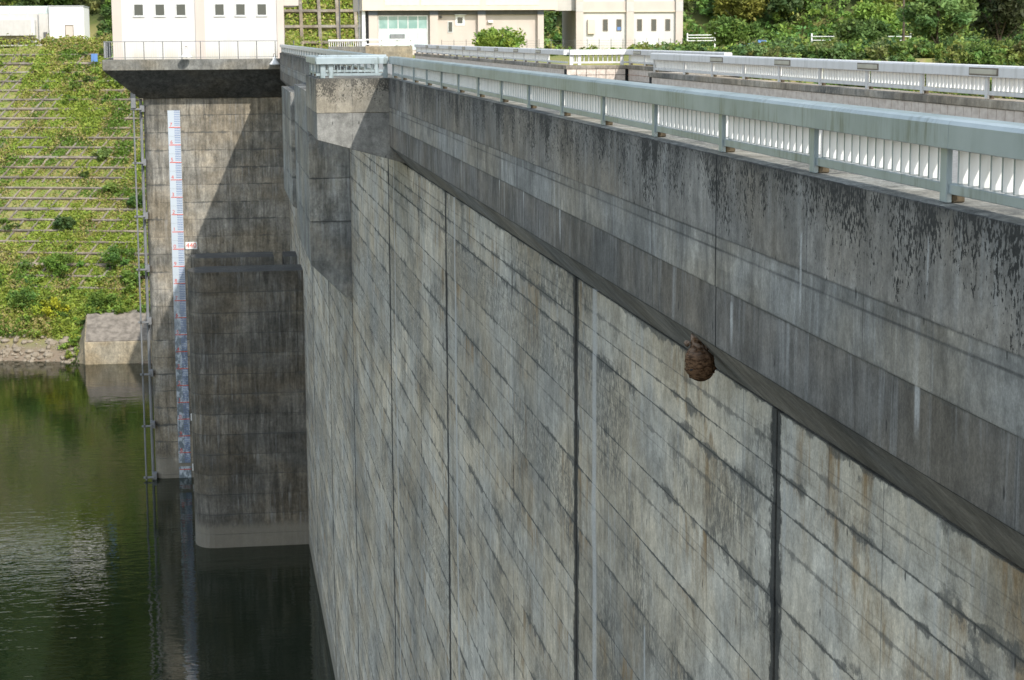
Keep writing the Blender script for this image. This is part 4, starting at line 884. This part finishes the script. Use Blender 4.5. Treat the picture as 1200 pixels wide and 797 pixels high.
# right-hand building
rbld = thing('pale_building', (35, 168, -1.6), 'pale building with narrow windows and cream pilasters right of the link', 'building')
box('wall', 30.9, 39.3, CY + .2, CY + 9, -1.7, 6.2, M['white_wall'], rbld)
for a_, b_ in ((30.49, 31.1), (34.83, 35.45), (39.1, 39.71)):
    c_ = box('pilaster', a_, b_, CY - .1, CY + .198, -1.7, 6.2, M['pink_wall'], rbld); box('pilaster_tile', a_ - .005, b_ + .005, CY - .12, CY - .102, 1.9, 2.7, M['slate'] if False else M['grey_wall'], c_)
for a_, b_ in ((31.102, 34.828), (35.452, 39.098)):
    box('string_course', a_, b_, CY + .02, CY + .197, 1.86, 1.98, M['cream_wall'], rbld); box('spandrel', a_, b_, CY + .08, CY + .197, 1.982, 2.75, M['pink_wall'], rbld)
for i_, x_ in enumerate((32.84, 34.02, 35.80, 37.04, 38.25)):
    w_ = window(rbld, x_, x_ + .42, CY + .2, .28, 1.26, 'glass', 'brown', .05)
    if i_ == 1: box('blue_card', x_ + .06, x_ + .36, CY + .16, CY + .168, .34, .62, M['blue'], w_)
box('panel_cabinet', 31.5, 32.1, CY - .06, CY + .198, .03, 1.26, M['cream_wall'], rbld, .02); box('roof', 30.3, 39.9, CY - .3, CY + 9.3, 6.2, 6.5, M['roof'], rbld)
box('low_board', 36.0, 37.5, CY - .4, CY - .36, -.95, -.45, M['white_paint'], rbld)
# mesh fence in front of the buildings
mf = thing('mesh_fence', (28, 160, -1.6), 'thin dark mesh fence in front of the two buildings', 'fence')
for x_ in np.arange(18.5, 39, 1.0): box('post', x_ - .02, x_ + .02, 160, 160.04, -1.65, -.35, M['steel_dark'], mf)
boxes('wires', [(18.5, 38.6, 160.01, 160.03, z_, z_ + .012) for z_ in np.arange(-1.5, -.3, .2)], M['steel_dark'], mf)
# cars
def car(label, x, y, rz, paint, zg):
    t = thing('car', (x, y, zg), label, 'car', None, rz)
    prof = [(-2.1, .35), (-2.1, .75), (-1.95, .95), (-1.6, 1.0), (-1.15, 1.45), (-.6, 1.52), (.5, 1.5), (1.05, 1.05), (1.85, .92), (2.1, .7), (2.1, .35), (1.75, .28), (-1.75, .28)]
    me = bm_mesh('body', [prism([(p[0], p[1]) for p in prof], 'y', -.82, .82)], M[paint], .05, 2); obj('body', me, t)
    for s2_ in (-1, 1):
        o_ = obj('side_window', bm_mesh('side_window', [prism([(-1.3, 1.02), (-1.0, 1.38), (-.1, 1.4), (-.1, 1.02)], 'y', s2_ * .815, s2_ * .835)], M['glass']), t)
        o_ = obj('side_window', bm_mesh('side_window', [prism([(-.02, 1.02), (-.02, 1.4), (.45, 1.4), (.88, 1.04)], 'y', s2_ * .815, s2_ * .835)], M['glass']), t)
        for wx in (-1.3, 1.32):
            w = obj('wheel', bm_mesh('wheel', [tube([(wx, s2_ * .66, .31), (wx, s2_ * .86, .31)], .31, 18)], M['black']), t); obj('rim', bm_mesh('rim', [tube([(wx, s2_ * .855, .31), (wx, s2_ * .872, .31)], .19, 14)], M['alu']), w)
        obj('headlight', bm_mesh('headlight', [boxdata(2.04, 2.13, s2_ * .62 - .14, s2_ * .62 + .14, .68, .82)], M['curtain'], .02), t); obj('tail_light', bm_mesh('tail_light', [boxdata(-2.13, -2.05, s2_ * .68 - .1, s2_ * .68 + .1, .72, .92)], M['red'], .02), t)
    obj('rear_window', bm_mesh('rear_window', [([(-1.58, -.68, 1.04), (-1.58, .68, 1.04), (-1.19, .62, 1.43), (-1.19, -.62, 1.43), (-1.62, -.68, 1.04), (-1.62, .68, 1.04), (-1.23, .62, 1.45), (-1.23, -.62, 1.45)], [(0, 1, 2, 3), (4, 7, 6, 5), (0, 4, 5, 1), (1, 5, 6, 2), (2, 6, 7, 3), (3, 7, 4, 0)])], M['glass']), t)
    obj('windscreen', bm_mesh('windscreen', [([(1.0, -.7, 1.08), (1.0, .7, 1.08), (.54, .64, 1.47), (.54, -.64, 1.47), (1.04, -.7, 1.09), (1.04, .7, 1.09), (.58, .64, 1.5), (.58, -.64, 1.5)], [(0, 1, 2, 3), (4, 7, 6, 5), (0, 4, 5, 1), (1, 5, 6, 2), (2, 6, 7, 3), (3, 7, 4, 0)])], M['glass']), t)
    return t
car('white car parked in the gap between the two buildings', 35.9, 180, R(80), 'white_paint', -1.62)
car('blue car behind the white fence at the foot of the hill', 51.5, 188.5, R(5), 'blue', -1.5)
# white fences by the road at the foot of the hill
def wfence(label, pts, rails=(.35, .62, .88), ph=1.08, pt='white_paint'):
    t = thing('white_fence', (pts[0][0], pts[0][1], pts[0][2]), label, 'fence')
    for i in range(len(pts) - 1):
        a = Vector(pts[i]); b = Vector(pts[i + 1]); L = (b - a).length; n = max(1, int(L / 1.8))
        for k in range(n + 1):
            p = a + (b - a) * k / n; box('post', p.x - .06, p.x + .06, p.y - .06, p.y + .06, p.z - .3, p.z + ph, M[pt], t, .01)
        for r_ in rails:
            obj('rail', bm_mesh('rail', [tube([a + Vector((0, -.09, r_)), b + Vector((0, -.09, r_))], .045, 6)], M[pt]), t, world=True)
    return t
wfence('white three rail fence right of the pale building', [(45.0, 185, -1.0), (47.7, 185, -1.0)])
wfence('white three rail fence in front of the blue car', [(48.3, 185, -1.05), (51.9, 185.4, -1.1)])
wfence('white guard fence glimpsed between bushes beside the road', [(54.5, 176, -1.1), (62.5, 172, -1.15)], rails=(.45, .8))
wfence('low white guard rail half hidden behind the bare trunk', [(62.0, 166, -1.6), (68.5, 162, -1.7)], rails=(.5, .7), ph=.8)
# crib wall behind the crest end
cw = thing('crib_wall', (12, 205, -1.5), 'steep green bank held by a grid of large concrete beams behind the crest', 'crib wall')
sl_ = Vector((0, .5, .866)); A0 = Vector((3, 203.5, -1.6))
for k in range(11):
    x_ = 3.6 + 1.87 * k; v_, f_ = boxdata(-.17, .17, -.45, .16, 0, 12); rot = Matrix.Rotation(-R(30), 4, 'X'); vv = [Matrix.Translation((x_, 203.5, -1.6)) @ rot @ Vector(p) for p in v_]
    obj('rib', flatuv(bm_mesh('rib', [([tuple(p) for p in vv], f_)], M['frame'], .02)), cw, world=True)
for k in range(6):
    v_, f_ = boxdata(3, 23, -.42, .14, -.16, .16); vv = [Matrix.Translation((0, 203.5, -1.6)) @ rot @ Matrix.Translation((0, 0, .9 + 1.85 * k)) @ Vector(p) for p in v_]
    obj('beam', flatuv(bm_mesh('beam', [([tuple(p) for p in vv], f_)], M['frame'], .02)), cw, world=True)
v_, f_ = boxdata(3, 23, .1, 1.2, -.5, 12); vv = [tuple(Matrix.Translation((0, 203.5, -1.6)) @ rot @ Vector(p)) for p in v_]
obj('earth_face', bm_mesh('earth_face', [(vv, f_)], M['soil']), cw, world=True)
n = 16000; xx = rng.uniform(3, 20, n); tt = rng.uniform(0, 8, n); d_ = vnoise(xx, tt, .6, 9); kp = rng.uniform(size=n) < d_ * 1.3; xx, tt = xx[kp], tt[kp]
C = np.stack([xx, 203.5 + .5 * tt - rng.uniform(-.05, .2, len(xx)), -1.6 + .866 * tt + .1], 1); K = pal[rng.integers(0, 4, len(xx))] * rng.uniform(.95, 1.5, len(xx))[:, None]
o = obj('bank_grass', cloud('bank_grass', C, rng.uniform(.1, .22, len(xx)), K, up=.1)); tag(o, 'fresh grass growing in the cells of the crib wall', 'grass', None, 'stuff')
for x_, lb_ in ((9.6, 'thin dark lamp post in front of the crib wall'), (11.2, 'thin grey pole beside the corner of the cream building')):
    t = thing('lamp_post', (x_ + 1.0, 165, -1.6), lb_, 'pole'); obj('pole', bm_mesh('pole', [tube([(x_ + 1, 165, -1.7), (x_ + 1, 165, 5)], [.07, .05], 8)], M['steel_dark'] if x_ < 10 else M['steel']), t, world=True)
    obj('arm', bm_mesh('arm', [tube([(x_ + 1, 165, 5), (x_ + 1.2, 164.8, 5.4), (x_ + 1.9, 164.5, 5.5)], [.045, .04, .035], 6)], M['steel_dark']), t, world=True)
